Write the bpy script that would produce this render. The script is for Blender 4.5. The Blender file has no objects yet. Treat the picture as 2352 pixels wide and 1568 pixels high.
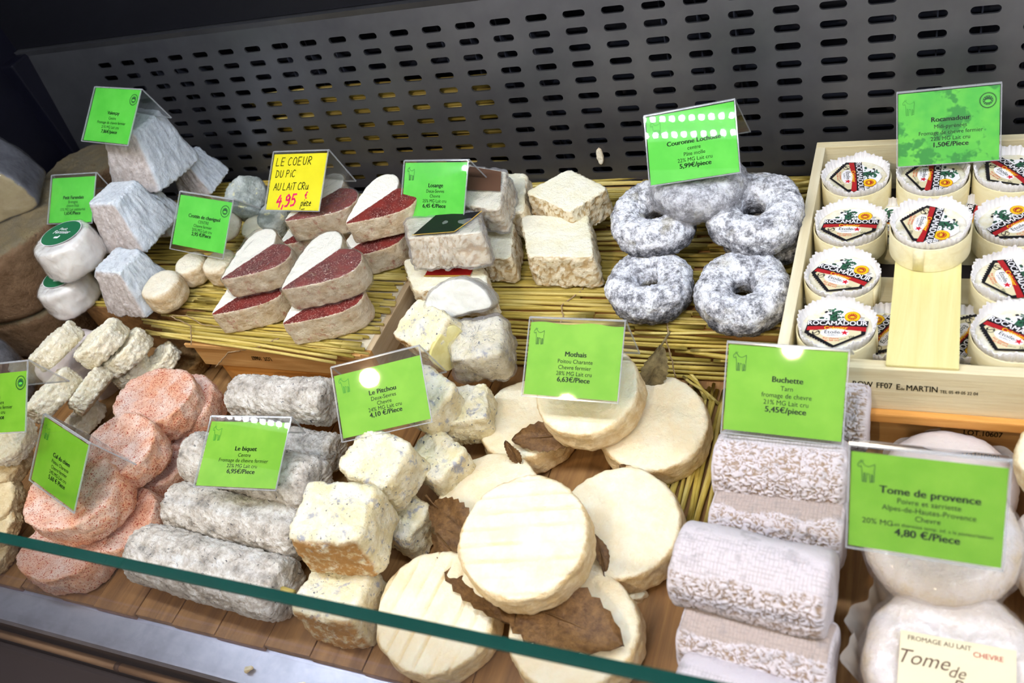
import bpy, bmesh, math, random
import numpy as np
from mathutils import Matrix, Vector
random.seed(4); RNG = np.random.default_rng(7)
SC = bpy.context.scene; COL = SC.collection

# ---------------------------------------------------------------- camera, world, lights, exposure
cam_d = bpy.data.cameras.new('camera'); cam = bpy.data.objects.new('camera', cam_d); COL.objects.link(cam); SC.camera = cam
cam_d.sensor_width = 36; cam_d.lens = 36 * 2060 / 2352; cam_d.clip_start = .01
cam.matrix_world = Matrix(((.90643, -.04968, .41942, 0), (.32409, .71860, -.61529, 0), (-.27083, .69365, .66746, .64), (0, 0, 0, 1)))
cam_d.dof.use_dof = True; cam_d.dof.focus_distance = .88; cam_d.dof.aperture_fstop = 8.0
SC.view_settings.view_transform = 'Standard'; SC.view_settings.look = 'None'; SC.view_settings.gamma = 1
SC.view_settings.use_curve_mapping = False
SC.view_settings.exposure = 0.08
W = bpy.data.worlds.new('shop_ambience'); SC.world = W; W.use_nodes = True
W.node_tree.nodes['Background'].inputs[0].default_value = (1.0, .97, .95, 1); W.node_tree.nodes['Background'].inputs[1].default_value = .58
def area(name, loc, aim, sx, sy, power, col):
    l = bpy.data.lights.new(name, 'AREA'); l.shape = 'RECTANGLE'; l.size = sx; l.size_y = sy; l.energy = power; l.color = col
    o = bpy.data.objects.new(name, l); COL.objects.link(o); o.location = loc
    o.rotation_euler = (Vector(aim) - Vector(loc)).to_track_quat('-Z', 'Y').to_euler(); return o
def spot(name, loc, aim, power, col, ang=60, rad=.035):
    l = bpy.data.lights.new(name, 'SPOT'); l.energy = power; l.color = col; l.spot_size = math.radians(ang); l.spot_blend = .6; l.shadow_soft_size = rad
    o = bpy.data.objects.new(name, l); COL.objects.link(o); o.location = loc
    o.rotation_euler = (Vector(aim) - Vector(loc)).to_track_quat('-Z', 'Y').to_euler(); return o
# the counter's own LED tube under its canopy, and the shop's warm ceiling spots on the customers' side
spot('ceiling_spot_light', (-.978, -.518, 1.6), (-.45, .35, 0), 20, (1, .82, .56), 50, .024)
spot('ceiling_spot_light', (-.297, -.992, 1.6), (-.10, .40, 0), 34, (1, .82, .58), 50, .024)

# ---------------------------------------------------------------- shapes (numpy)
import numpy as np, math
PI = math.pi
def outline(kind, n=112, **k):
    """closed outline, unit-ish size, as polar radius r(t) around the origin"""
    t = np.arange(n) * 2 * PI / n
    if kind == 'disc':
        r = np.ones(n)
    elif kind == 'ellipse':
        a, b = k['a'], k['b']; r = a * b / np.sqrt((b * np.cos(t)) ** 2 + (a * np.sin(t)) ** 2)
    elif kind == 'super':
        a, b, p = k['a'], k['b'], k['p']
        r = (np.abs(np.cos(t) / a) ** p + np.abs(np.sin(t) / b) ** p) ** (-1 / p)
    else:
        P = np.array(k['pts'], float); m = len(P); r = np.full(n, 1e9)
        c, s = np.cos(t), np.sin(t); r[:] = 0
        for i in range(m):
            A, B = P[i], P[(i + 1) % m]; d = B - A
            den = c * d[1] - s * d[0]
            with np.errstate(divide='ignore', invalid='ignore'):
                rr = (A[0] * d[1] - A[1] * d[0]) / den
                u = (A[0] * s - A[1] * c) / den
            ok = (np.abs(den) > 1e-12) & (rr > 0) & (u >= -1e-9) & (u <= 1 + 1e-9)
            r = np.where(ok, np.maximum(r, rr), r)
        w = k.get('soft', 2)
        for _ in range(w):
            r = (np.roll(r, 1) + 2 * r + np.roll(r, -1)) / 4
    return np.stack([r * np.cos(t), r * np.sin(t)], 1)

def slab(out, H, rt, rb, tapertop=1.0, dish=0.0, capr=16, side=10, er=5, bulge=0.0):
    """a solid with outline out, height H, rounded top/bottom edges; returns V, F, cap (1 on the top face)"""
    n = len(out); rad = np.linalg.norm(out, axis=1)
    rings = []; cap = []
    def ring(z, inset, c, f=1.0):
        tp = 1 + (tapertop - 1) * (z / H)
        q = out * tp + 0 * out
        rr = np.linalg.norm(q, axis=1)
        b = 1 + bulge * math.sin(PI * min(max(z / H, 0), 1))
        q = q * (np.maximum(rr * b - inset, rr * .05) / rr)[:, None] * f
        rings.append(np.column_stack([q, np.full(n, z)])); cap.append(np.full(n, c))
    for f in (.15, .4, .65, .85): ring(0, rb, 0, f)
    for i in range(er + 1):
        a = PI / 2 * (1 - i / er); ring(rb * (1 - math.sin(a)), rb * (1 - math.cos(a)), 0)
    for i in range(1, side): ring(rb + (H - rt - rb) * i / side, 0, 0)
    for i in range(er + 1):
        a = PI / 2 * i / er; ring(H - rt * (1 - math.sin(a)), rt * (1 - math.cos(a)), i / er)
    for j in range(1, capr):
        f = 1 - j / capr; ring(H - dish * (1 - f * f), rt, 1, f)
    V = np.concatenate(rings); C = np.concatenate(cap); m = len(rings)
    V = np.concatenate([V, [[0, 0, 0], [0, 0, H - dish]]]); C = np.concatenate([C, [0, 1]])
    return V, grid_faces(m, n, len(V) - 2, len(V) - 1), C

def grid_faces(m, n, lo=None, hi=None, closed_m=False):
    i = np.arange(n); j = (i + 1) % n; F = []
    mm = m if closed_m else m - 1
    q = []
    for k in range(mm):
        a, b = k * n, ((k + 1) % m) * n
        q.append(np.stack([a + i, a + j, b + j, b + i], 1))
    F = [list(map(int, x)) for x in np.concatenate(q)]
    if lo is not None: F += [[int(y), int(x), lo] for x, y in zip(i, j)]
    if hi is not None: a = (m - 1) * n; F += [[int(a + x), int(a + y), hi] for x, y in zip(i, j)]
    return F

def ringshape(R, r, h, n=128, m=56, p=2.35, squash=.0):
    """crown: torus with a superelliptic section; R centre radius, r half width, h half height; base on z=0"""
    t = np.arange(m) * 2 * PI / m; ph = np.arange(n) * 2 * PI / n
    c, s = np.cos(t), np.sin(t)
    x = np.sign(c) * np.abs(c) ** (2 / p) * r; z = np.sign(s) * np.abs(s) ** (2 / p) * h
    rr = R + x
    V = np.stack([np.outer(rr, np.cos(ph)), np.outer(rr, np.sin(ph)), np.outer(z + h, np.ones(n))], 2).reshape(-1, 3)
    C = np.outer(np.clip((s + .2) / .6, 0, 1), np.ones(n)).reshape(-1)
    return V, grid_faces(m, n, closed_m=True), C

def log(L, r, n=96, side=60, e=.006):
    """a log lying along x, resting on z=0"""
    out = outline('disc', n) * r
    V, F, C = slab(out, L, e, e, side=side, capr=7)
    V = np.stack([V[:, 2] - L / 2, V[:, 0], V[:, 1] + r], 1)
    ends = (np.abs(V[:, 0]) > L / 2 - e * .4).astype(float)
    return V, F, ends

def rot(yaw=0, tilt=0, az=0, roll=0):
    """yaw about own axis (deg), then lean the axis by tilt deg towards compass az (0 = +x, 90 = +y)"""
    def R(ax, a):
        a = math.radians(a); ax = np.array(ax, float); ax /= np.linalg.norm(ax)
        K = np.array([[0, -ax[2], ax[1]], [ax[2], 0, -ax[0]], [-ax[1], ax[0], 0]])
        return np.eye(3) + math.sin(a) * K + (1 - math.cos(a)) * K @ K
    A = math.radians(az)
    M = R((-math.sin(A), math.cos(A), 0), tilt) @ R((0, 0, 1), yaw)
    if roll: M = M @ R((1, 0, 0), roll)
    return M

HEART = [(0, -1.15), (.30, -.78), (.62, -.34), (.84, .06), (.90, .36), (.80, .62), (.58, .76), (.34, .74), (.14, .62), (0, .50),
         (-.14, .62), (-.34, .74), (-.58, .76), (-.80, .62), (-.90, .36), (-.84, .06), (-.62, -.34), (-.30, -.78)]
def shape(kind, **k):
    if kind == 'heart':
        o = outline('poly', 128, pts=HEART, soft=1) * .05
        return slab(o, k.get('H', .034), .0025, .003)
    if kind == 'losange':
        a = k.get('a', .062); b = k.get('b', .042); sk = k.get('sk', 0)
        o = outline('poly', 120, pts=[(a, 0), (0, b), (-a, 0), (0, -b)] if not sk else k['pts'], soft=2)
        return slab(o, k.get('H', .036), .003, .003, tapertop=k.get('tp', .93))
    if kind == 'disc':
        return slab(outline('disc', k.get('n', 128)) * k['r'], k['H'], k.get('rt', .006), k.get('rb', .006), tapertop=k.get('tp', 1), dish=k.get('dish', 0), bulge=k.get('bulge', 0), capr=k.get('capr', 16))
    if kind == 'oval':
        return slab(outline('super', 120, a=k['a'], b=k['b'], p=2.2), k['H'], k.get('rt', .006), k.get('rb', .008), tapertop=k.get('tp', 1), dish=k.get('dish', 0), bulge=k.get('bulge', 0.04))
    if kind == 'box':
        return slab(outline('super', 128, a=k['a'], b=k['b'], p=k.get('p', 7)), k['H'], k.get('rt', .004), k.get('rb', .004), tapertop=k.get('tp', 1), bulge=k.get('bulge', 0), dish=k.get('dish', 0))
    if kind == 'ring':
        return ringshape(k['R'], k['r'], k['h'])
    if kind == 'log':
        return log(k['L'], k['r'], e=k.get('e', .006), n=k.get('n', 96), side=k.get('side', 60))
# n: kind, shape parameters, (yaw, tilt, azimuth), scale, location
PLACE = {
 'h1': ('heart', {'H': 0.036}, (-35, 5, -60), 0.887, (-0.5551, 0.5523, 0.1156)),
 'h2': ('heart', {'H': 0.036}, (-35, 3, -60), 0.916, (-0.5632, 0.5386, 0.0786)),
 'h3': ('heart', {'H': 0.036}, (-35, 5, -60), 0.815, (-0.6451, 0.5625, 0.1164)),
 'h4': ('heart', {'H': 0.036}, (-35, 3, -60), 0.887, (-0.6650, 0.5468, 0.0786)),
 'h5': ('heart', {'H': 0.036}, (-40, 3, -60), 0.886, (-0.6152, 0.6599, 0.1116)),
 'h6': ('heart', {'H': 0.036}, (-35, 5, -60), 0.842, (-0.5364, 0.6553, 0.1145)),
 'h7': ('heart', {'H': 0.036}, (-35, 0, 0), 0.838, (-0.5567, 0.6358, 0.0770)),
 'h8': ('heart', {'H': 0.036}, (-35, 0, 0), 0.879, (-0.6446, 0.6584, 0.0770)),
 'l2': ('losange', {'pts': [(-0.05, 0.034), (-0.018, -0.033), (0.054, -0.033), (0.028, 0.034)], 'sk': 1, 'H': 0.038, 'tp': 0.95}, (0, 0, 0), 1.045, (-0.3490, 0.6511, 0.0560)),
 'l1': ('losange', {'pts': [(-0.054, -0.004), (0.016, -0.04), (0.056, 0.004), (-0.006, 0.04)], 'sk': 1, 'H': 0.04, 'tp': 0.95}, (0, 6, -70), 0.872, (-0.3486, 0.7055, 0.0795)),
 'l3': ('losange', {'pts': [(-0.05, 0.034), (-0.018, -0.033), (0.054, -0.033), (0.028, 0.034)], 'sk': 1, 'H': 0.038, 'tp': 0.95}, (-4, 0, 0), 0.875, (-0.4304, 0.6526, 0.0560)),
 'l4': ('losange', {'pts': [(-0.05, 0.034), (-0.018, -0.033), (0.054, -0.033), (0.028, 0.034)], 'sk': 1, 'H': 0.038, 'tp': 0.95}, (-12, 8, -80), 0.851, (-0.4346, 0.6838, 0.1064)),
 'l5': ('losange', {'pts': [(-0.05, 0.034), (-0.018, -0.033), (0.054, -0.033), (0.028, 0.034)], 'sk': 1, 'H': 0.038, 'tp': 0.95}, (-5, 4, -80), 0.968, (-0.4365, 0.7169, 0.0688)),
 'l6': ('losange', {'pts': [(-0.058, 0.024), (-0.03, -0.026), (0.052, -0.026), (0.028, 0.024)], 'sk': 1, 'H': 0.034, 'tp': 0.95}, (4, 14, 100), 1.045, (-0.4442, 0.6093, 0.1029)),
 'l7': ('losange', {'pts': [(-0.062, 0.024), (-0.03, -0.026), (0.06, -0.026), (0.03, 0.024)], 'sk': 1, 'H': 0.036, 'tp': 0.96}, (2, 0, 0), 1.033, (-0.4510, 0.5947, 0.0560)),
 'c1': ('ring', {'R': 0.0305, 'r': 0.0188, 'h': 0.021}, (0, 3, -60), 0.832, (-0.2413, 0.6019, 0.0574)),
 'c2': ('ring', {'R': 0.032, 'r': 0.0195, 'h': 0.023}, (0, 5, -60), 0.828, (-0.1522, 0.5938, 0.0584)),
 'c3': ('ring', {'R': 0.0305, 'r': 0.0188, 'h': 0.021}, (0, 9, -75), 0.856, (-0.2441, 0.6632, 0.0904)),
 'c4': ('ring', {'R': 0.0305, 'r': 0.0188, 'h': 0.021}, (0, 9, -60), 0.911, (-0.1510, 0.6680, 0.0907)),
 'c5': ('ring', {'R': 0.0305, 'r': 0.0188, 'h': 0.021}, (0, 3, 80), 0.896, (-0.2022, 0.6817, 0.1105)),
 'c6': ('ring', {'R': 0.0305, 'r': 0.0188, 'h': 0.021}, (0, 0, 0), 0.821, (-0.1452, 0.6797, 0.0560)),
 'b1': ('disc', {'r': 0.0335, 'H': 0.026}, (0, 0, 0), 0.925, (-0.0675, 0.7284, 0.0780)),
 'b2': ('disc', {'r': 0.0335, 'H': 0.026}, (0, 0, 0), 0.903, (-0.0025, 0.7277, 0.0780)),
 'b3': ('disc', {'r': 0.0335, 'H': 0.026}, (0, 0, 0), 0.896, (0.0599, 0.7314, 0.0780)),
 'b4': ('disc', {'r': 0.0335, 'H': 0.026}, (0, 0, 0), 0.927, (-0.0671, 0.6587, 0.0780)),
 'b5': ('disc', {'r': 0.0335, 'H': 0.026}, (0, 0, 0), 0.921, (-0.0022, 0.6206, 0.1085)),
 'b6': ('disc', {'r': 0.0335, 'H': 0.026}, (0, 0, 0), 0.891, (0.0606, 0.6603, 0.0780)),
 'b7': ('disc', {'r': 0.0335, 'H': 0.026}, (0, 0, 0), 0.925, (-0.0676, 0.5927, 0.0780)),
 'b8': ('disc', {'r': 0.0335, 'H': 0.026}, (0, 0, 0), 0.912, (-0.0663, 0.5315, 0.0780)),
 'b9': ('disc', {'r': 0.0335, 'H': 0.026}, (0, 0, 0), 0.864, (0.0591, 0.5924, 0.0780)),
 'b10': ('disc', {'r': 0.0335, 'H': 0.026}, (0, 0, 0), 0.818, (0.0589, 0.5328, 0.0780)),
 'w1': ('disc', {'r': 0.034, 'H': 0.026, 'rt': 0.005, 'rb': 0.006}, (0, 26, 172), 0.908, (-0.8882, 0.4539, 0.0866)),
 'w2': ('disc', {'r': 0.034, 'H': 0.026, 'rt': 0.005, 'rb': 0.006}, (0, 22, 175), 0.916, (-0.8343, 0.4685, 0.0800)),
 'w3': ('disc', {'r': 0.034, 'H': 0.026, 'rt': 0.005, 'rb': 0.006}, (0, 20, 178), 0.884, (-0.8194, 0.4758, 0.0588)),
 'w4': ('disc', {'r': 0.034, 'H': 0.026, 'rt': 0.005, 'rb': 0.006}, (0, 16, 180), 0.699, (-0.8263, 0.4699, 0.0356)),
 'w5': ('disc', {'r': 0.034, 'H': 0.026, 'rt': 0.005, 'rb': 0.006}, (0, 18, 200), 0.656, (-0.7948, 0.4904, 0.0359)),
 'w6': ('disc', {'r': 0.034, 'H': 0.026, 'rt': 0.005, 'rb': 0.006}, (0, 38, 180), 0.823, (-0.8333, 0.4231, 0.0552)),
 'w7': ('disc', {'r': 0.034, 'H': 0.026, 'rt': 0.005, 'rb': 0.006}, (0, 28, 178), 0.965, (-0.8670, 0.4031, 0.0633)),
 'w8': ('disc', {'r': 0.034, 'H': 0.026, 'rt': 0.005, 'rb': 0.006}, (0, 16, 190), 0.720, (-0.8830, 0.4185, 0.0057)),
 'w9': ('disc', {'r': 0.034, 'H': 0.036, 'rt': 0.006, 'rb': 0.006}, (0, 8, -60), 0.573, (-0.7948, 0.5179, 0.0022)),
 'w10': ('disc', {'r': 0.034, 'H': 0.026, 'rt': 0.005, 'rb': 0.006}, (0, 22, -60), 0.810, (-0.8562, 0.3322, 0.0838)),
 'w11': ('disc', {'r': 0.034, 'H': 0.026, 'rt': 0.005, 'rb': 0.006}, (0, 20, -60), 0.771, (-0.8737, 0.3205, 0.0577)),
 'w12': ('disc', {'r': 0.034, 'H': 0.026, 'rt': 0.005, 'rb': 0.006}, (0, 24, -60), 0.802, (-0.8698, 0.2851, 0.0395)),
 'w13': ('disc', {'r': 0.034, 'H': 0.026, 'rt': 0.005, 'rb': 0.006}, (0, 18, -60), 0.723, (-0.8614, 0.2637, 0.0265)),
 'w14': ('disc', {'r': 0.034, 'H': 0.026, 'rt': 0.005, 'rb': 0.006}, (0, 14, -60), 0.739, (-0.8676, 0.2411, 0.0051)),
 'p1': ('oval', {'a': 0.062, 'b': 0.047, 'H': 0.042, 'rt': 0.0035, 'rb': 0.006, 'dish': 0.002}, (0, 1, -110), 0.791, (-0.7301, 0.4146, 0.0456)),
 'p2': ('oval', {'a': 0.062, 'b': 0.047, 'H': 0.042, 'rt': 0.0035, 'rb': 0.006, 'dish': 0.002}, (-10, 8, -115), 0.752, (-0.7263, 0.3538, 0.0465)),
 'p3': ('oval', {'a': 0.062, 'b': 0.047, 'H': 0.042, 'rt': 0.0035, 'rb': 0.006, 'dish': 0.002}, (5, 4, -100), 0.848, (-0.7392, 0.2912, 0.0446)),
 'p4': ('oval', {'a': 0.062, 'b': 0.047, 'H': 0.042, 'rt': 0.0035, 'rb': 0.006, 'dish': 0.002}, (5, 2, -90), 0.811, (-0.7587, 0.2564, 0.0012)),
 'p5': ('oval', {'a': 0.062, 'b': 0.047, 'H': 0.042, 'rt': 0.0035, 'rb': 0.006, 'dish': 0.002}, (0, 6, -90), 0.780, (-0.7243, 0.4279, 0.0233)),
 'p6': ('oval', {'a': 0.062, 'b': 0.047, 'H': 0.042, 'rt': 0.0035, 'rb': 0.006, 'dish': 0.002}, (0, 6, -90), 0.780, (-0.7276, 0.3674, 0.0033)),
 'p7': ('oval', {'a': 0.062, 'b': 0.047, 'H': 0.042, 'rt': 0.0035, 'rb': 0.006, 'dish': 0.002}, (0, 8, -90), 0.780, (-0.7192, 0.2970, 0.0045)),
 'g1': ('log', {'L': 0.15, 'r': 0.029, 'e': 0.007}, (0, 2, 180), 0.794, (-0.5814, 0.4382, 0.0379)),
 'g2': ('log', {'L': 0.15, 'r': 0.029, 'e': 0.007}, (-3, 0, 0), 0.657, (-0.5588, 0.4022, 0.0140)),
 'g3': ('log', {'L': 0.17, 'r': 0.027, 'e': 0.009}, (-5, 0, 0), 0.942, (-0.5723, 0.3556, 0.0300)),
 'g4': ('log', {'L': 0.18, 'r': 0.027, 'e': 0.008}, (-3, 0, 0), 0.885, (-0.5738, 0.3132, 0.0120)),
 'g5': ('log', {'L': 0.2, 'r': 0.032, 'e': 0.008}, (-3, 0, 0), 0.880, (-0.5759, 0.2622, 0.0000)),
 'q1': ('box', {'a': 0.036, 'b': 0.031, 'H': 0.052, 'rt': 0.006, 'rb': 0.006, 'p': 6, 'tp': 0.92}, (6, 3, -80), 1.019, (-0.4285, 0.3018, 0.0514)),
 'q2': ('box', {'a': 0.036, 'b': 0.031, 'H': 0.052, 'rt': 0.006, 'rb': 0.006, 'p': 6, 'tp': 0.92}, (-14, 8, -70), 0.861, (-0.4218, 0.3659, 0.0542)),
 'q3': ('box', {'a': 0.036, 'b': 0.031, 'H': 0.052, 'rt': 0.006, 'rb': 0.006, 'p': 6, 'tp': 0.92}, (2, 1, -90), 0.924, (-0.4327, 0.2600, 0.0004)),
 'q4': ('box', {'a': 0.036, 'b': 0.031, 'H': 0.052, 'rt': 0.006, 'rb': 0.006, 'p': 6, 'tp': 0.92}, (-15, 4, -90), 0.710, (-0.4113, 0.3452, 0.0015)),
 'q5': ('box', {'a': 0.036, 'b': 0.031, 'H': 0.052, 'rt': 0.006, 'rb': 0.006, 'p': 6, 'tp': 0.92}, (-25, 8, -60), 0.716, (-0.3934, 0.3992, 0.0236)),
 'q6': ('box', {'a': 0.036, 'b': 0.031, 'H': 0.052, 'rt': 0.006, 'rb': 0.006, 'p': 6, 'tp': 0.92}, (-20, 14, -60), 0.770, (-0.4128, 0.4445, 0.0569)),
 'q7': ('box', {'a': 0.036, 'b': 0.031, 'H': 0.052, 'rt': 0.006, 'rb': 0.006, 'p': 6, 'tp': 0.92}, (20, 8, -40), 0.762, (-0.3897, 0.4558, 0.0236)),
 'q8': ('box', {'a': 0.036, 'b': 0.031, 'H': 0.052, 'rt': 0.006, 'rb': 0.006, 'p': 6, 'tp': 0.92}, (-25, 20, -110), 0.821, (-0.4312, 0.5201, 0.0679)),
 'q9': ('box', {'a': 0.036, 'b': 0.031, 'H': 0.052, 'rt': 0.006, 'rb': 0.006, 'p': 6, 'tp': 0.92}, (15, 12, -60), 0.784, (-0.3878, 0.5156, 0.0500)),
 'm1': ('disc', {'r': 0.052, 'H': 0.034, 'rt': 0.0045, 'rb': 0.01, 'tp': 0.97}, (14, 8, -70), 1.014, (-0.2740, 0.3220, 0.0459)),
 'm2': ('disc', {'r': 0.052, 'H': 0.034, 'rt': 0.0045, 'rb': 0.01, 'tp': 0.97}, (0, 7, -75), 0.986, (-0.2179, 0.3705, 0.0050)),
 'm3': ('disc', {'r': 0.052, 'H': 0.034, 'rt': 0.0045, 'rb': 0.01, 'tp': 0.97}, (0, 0, 0), 0.924, (-0.3408, 0.3784, 0.0000)),
 'm4': ('disc', {'r': 0.052, 'H': 0.034, 'rt': 0.0045, 'rb': 0.01, 'tp': 0.97}, (80, 10, -60), 0.982, (-0.3433, 0.2670, 0.0072)),
 'm5': ('disc', {'r': 0.052, 'H': 0.034, 'rt': 0.0045, 'rb': 0.01, 'tp': 0.97}, (0, 0, 0), 0.993, (-0.2301, 0.2742, 0.0000)),
 'm6': ('disc', {'r': 0.052, 'H': 0.034, 'rt': 0.0045, 'rb': 0.01, 'tp': 0.97}, (0, 2, -90), 0.931, (-0.3339, 0.4675, 0.0014)),
 'm7': ('disc', {'r': 0.052, 'H': 0.034, 'rt': 0.0045, 'rb': 0.01, 'tp': 0.97}, (0, 10, -70), 0.958, (-0.2151, 0.4745, 0.0070)),
 'm8': ('disc', {'r': 0.052, 'H': 0.034, 'rt': 0.0045, 'rb': 0.01, 'tp': 0.97}, (0, 10, -100), 0.916, (-0.2648, 0.4757, 0.0447)),
 'u1': ('log', {'L': 0.105, 'r': 0.03}, (0, 0, 0), 0.881, (-0.0932, 0.4052, 0.0500)),
 'u2': ('log', {'L': 0.105, 'r': 0.03}, (-1, 0, 0), 0.876, (-0.0920, 0.3722, 0.0280)),
 'u3': ('log', {'L': 0.105, 'r': 0.03}, (-5, 0, 0), 0.975, (-0.0979, 0.3089, 0.0550)),
 'u4': ('log', {'L': 0.105, 'r': 0.03}, (-4, 0, 0), 0.938, (-0.0929, 0.2772, 0.0200)),
 'u5': ('log', {'L': 0.105, 'r': 0.03}, (-5, 0, 0), 0.912, (-0.0907, 0.2332, 0.0200)),
 'u6': ('log', {'L': 0.105, 'r': 0.03}, (0, 0, 0), 0.960, (-0.0878, 0.4781, 0.0300)),
 't1': ('disc', {'r': 0.052, 'H': 0.036, 'rt': 0.014, 'rb': 0.012, 'dish': 0.002}, (0, 8, -80), 0.930, (0.0138, 0.3685, 0.0552)),
 't2': ('disc', {'r': 0.052, 'H': 0.036, 'rt': 0.014, 'rb': 0.012, 'dish': 0.002}, (0, 12, -80), 0.989, (0.0225, 0.2928, 0.0284)),
 't3': ('disc', {'r': 0.052, 'H': 0.036, 'rt': 0.014, 'rb': 0.012, 'dish': 0.002}, (0, 0, 0), 0.895, (0.0189, 0.4388, 0.0150)),
 't4': ('disc', {'r': 0.052, 'H': 0.034, 'rt': 0.006, 'rb': 0.01}, (0, 6, -90), 0.670, (0.0935, 0.4370, 0.0629)),
 't5': ('disc', {'r': 0.052, 'H': 0.036, 'rt': 0.014, 'rb': 0.012, 'dish': 0.002}, (0, 0, -90), 0.793, (0.0974, 0.3878, 0.0200)),
 'v1': ('box', {'a': 0.033, 'b': 0.033, 'H': 0.058, 'rt': 0.004, 'rb': 0.003, 'p': 8, 'tp': 0.62}, (-4, 8, 20), 1.299, (-0.8951, 0.7081, 0.1528)),
 'v2': ('box', {'a': 0.033, 'b': 0.033, 'H': 0.058, 'rt': 0.004, 'rb': 0.003, 'p': 8, 'tp': 0.62}, (-2, 2, 180), 1.129, (-0.8779, 0.6239, 0.1192)),
 'v3': ('box', {'a': 0.033, 'b': 0.033, 'H': 0.058, 'rt': 0.004, 'rb': 0.003, 'p': 8, 'tp': 0.62}, (-2, 3, 0), 1.037, (-0.8544, 0.5563, 0.0787)),
 'v4': ('box', {'a': 0.033, 'b': 0.033, 'H': 0.058, 'rt': 0.004, 'rb': 0.003, 'p': 8, 'tp': 0.62}, (4, 12, 185), 0.861, (-0.8801, 0.7528, 0.0955)),
 'v5': ('box', {'a': 0.033, 'b': 0.033, 'H': 0.058, 'rt': 0.004, 'rb': 0.003, 'p': 8, 'tp': 0.62}, (10, 0, 0), 0.808, (-0.8892, 0.6637, 0.1000)),
 'cr1': ('disc', {'r': 0.026, 'H': 0.034, 'rt': 0.009, 'rb': 0.009}, (0, 40, -40), 0.994, (-0.7551, 0.6904, 0.1129)),
 'cr2': ('disc', {'r': 0.026, 'H': 0.034, 'rt': 0.009, 'rb': 0.009}, (0, 3, -60), 0.943, (-0.8041, 0.5523, 0.0778)),
 'cr3': ('disc', {'r': 0.026, 'H': 0.034, 'rt': 0.009, 'rb': 0.009}, (0, 4, -60), 0.780, (-0.7930, 0.5949, 0.0779)),
 'cr4': ('disc', {'r': 0.026, 'H': 0.034, 'rt': 0.009, 'rb': 0.009}, (0, 4, -60), 0.810, (-0.7503, 0.5980, 0.0780)),
 'cr5': ('disc', {'r': 0.026, 'H': 0.034, 'rt': 0.009, 'rb': 0.009}, (0, 70, -40), 0.892, (-0.7859, 0.6613, 0.1095)),
 'cr6': ('disc', {'r': 0.026, 'H': 0.034, 'rt': 0.009, 'rb': 0.009}, (0, 20, -80), 0.707, (-0.7272, 0.6573, 0.0895)),
 'cr7': ('disc', {'r': 0.026, 'H': 0.034, 'rt': 0.009, 'rb': 0.009}, (0, 20, -80), 0.789, (-0.7052, 0.6706, 0.0950)),
 's1': ('disc', {'r': 0.042, 'H': 0.05, 'rt': 0.007, 'rb': 0.012, 'tp': 0.92, 'bulge': 0.03}, (0, 1, 90), 0.886, (-0.9352, 0.5673, 0.1185)),
 's2': ('disc', {'r': 0.042, 'H': 0.05, 'rt': 0.007, 'rb': 0.012, 'tp': 0.92, 'bulge': 0.03}, (0, 1, 90), 0.806, (-0.9638, 0.5483, 0.0704)),
}
# tag: bottom middle of the plate, yaw, roll, lean back from upright (deg), width, height, leg length, leg angle below horizontal
TAGS = {
 'valencay': ((-0.8824, 0.6569, 0.2292), -8.3, -1.6, 53.6, 0.085, 0.067, 0.050, 73),
 'petit': ((-0.9499, 0.5985, 0.1575), 0.2, 0.7, 49.8, 0.078, 0.061, 0.026, 82),
 'crottin': ((-0.7549, 0.5805, 0.1272), -7.6, -3.3, 48.9, 0.085, 0.067, 0.042, 52),
 'coeur': ((-0.6361, 0.6271, 0.1497), -7.3, 4.0, 51.9, 0.085, 0.067, 0.052, 76),
 'losange': ((-0.4729, 0.6325, 0.1246), -8.0, 4.1, 45.3, 0.085, 0.067, 0.058, 67),
 'couronne': ((-0.1967, 0.6534, 0.1580), 5.9, 4.5, 45.7, 0.0827, 0.0652, 0.080, 55),
 'rocamadour': ((0.0087, 0.7270, 0.1140), 3.5, 0.5, 37.6, 0.083, 0.0654, 0.050, 50.0),
 'mothais': ((-0.2635, 0.4330, 0.1036), -0.2, 0.4, 54.5, 0.085, 0.067, 0.050, 79),
 'buchette': ((-0.0923, 0.4099, 0.1075), -0.3, -1.4, 45.9, 0.085, 0.067, 0.050, 50.0),
 'tome': ((0.0036, 0.3135, 0.1306), -2.1, 1.3, 31.8, 0.085, 0.067, 0.050, 50.0),
 'pitchou': ((-0.4152, 0.3819, 0.1022), 18.9, 3.7, 53.7, 0.085, 0.067, 0.062, 70),
 'biquet': ((-0.5471, 0.3138, 0.0878), 7.3, -2.5, 69.2, 0.085, 0.067, 0.028, 82),
 'edge': ((-0.7963, 0.3019, 0.1435), 5.8, 4.9, 51.8, 0.085, 0.067, 0.048, 73),
 'pink': ((-0.7369, 0.2738, 0.0943), -16.6, -1.5, 48.5, 0.085, 0.067, 0.056, 73),
}
# ---------------------------------------------------------------- noise and meshes
_perm = RNG.permutation(256); _perm = np.concatenate([_perm, _perm, _perm])
_g = RNG.normal(size=(256, 3)); _g /= np.linalg.norm(_g, axis=1)[:, None]
def pn(P):
    P = np.asarray(P, float); I = np.floor(P).astype(int); f = P - I; I = I & 255
    u = f * f * f * (f * (f * 6 - 15) + 10); out = 0
    for dx in (0, 1):
        for dy in (0, 1):
            for dz in (0, 1):
                h = _perm[_perm[_perm[I[:, 0] + dx] + I[:, 1] + dy] + I[:, 2] + dz]
                g = (_g[h] * (f - (dx, dy, dz))).sum(1)
                w = (u[:, 0] if dx else 1 - u[:, 0]) * (u[:, 1] if dy else 1 - u[:, 1]) * (u[:, 2] if dz else 1 - u[:, 2])
                out = out + g * w
    return out * 1.5
def fbm(P, o=3):
    return sum(pn(P * 2 ** i + 17.3 * i) / 2 ** i for i in range(o))
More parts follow.
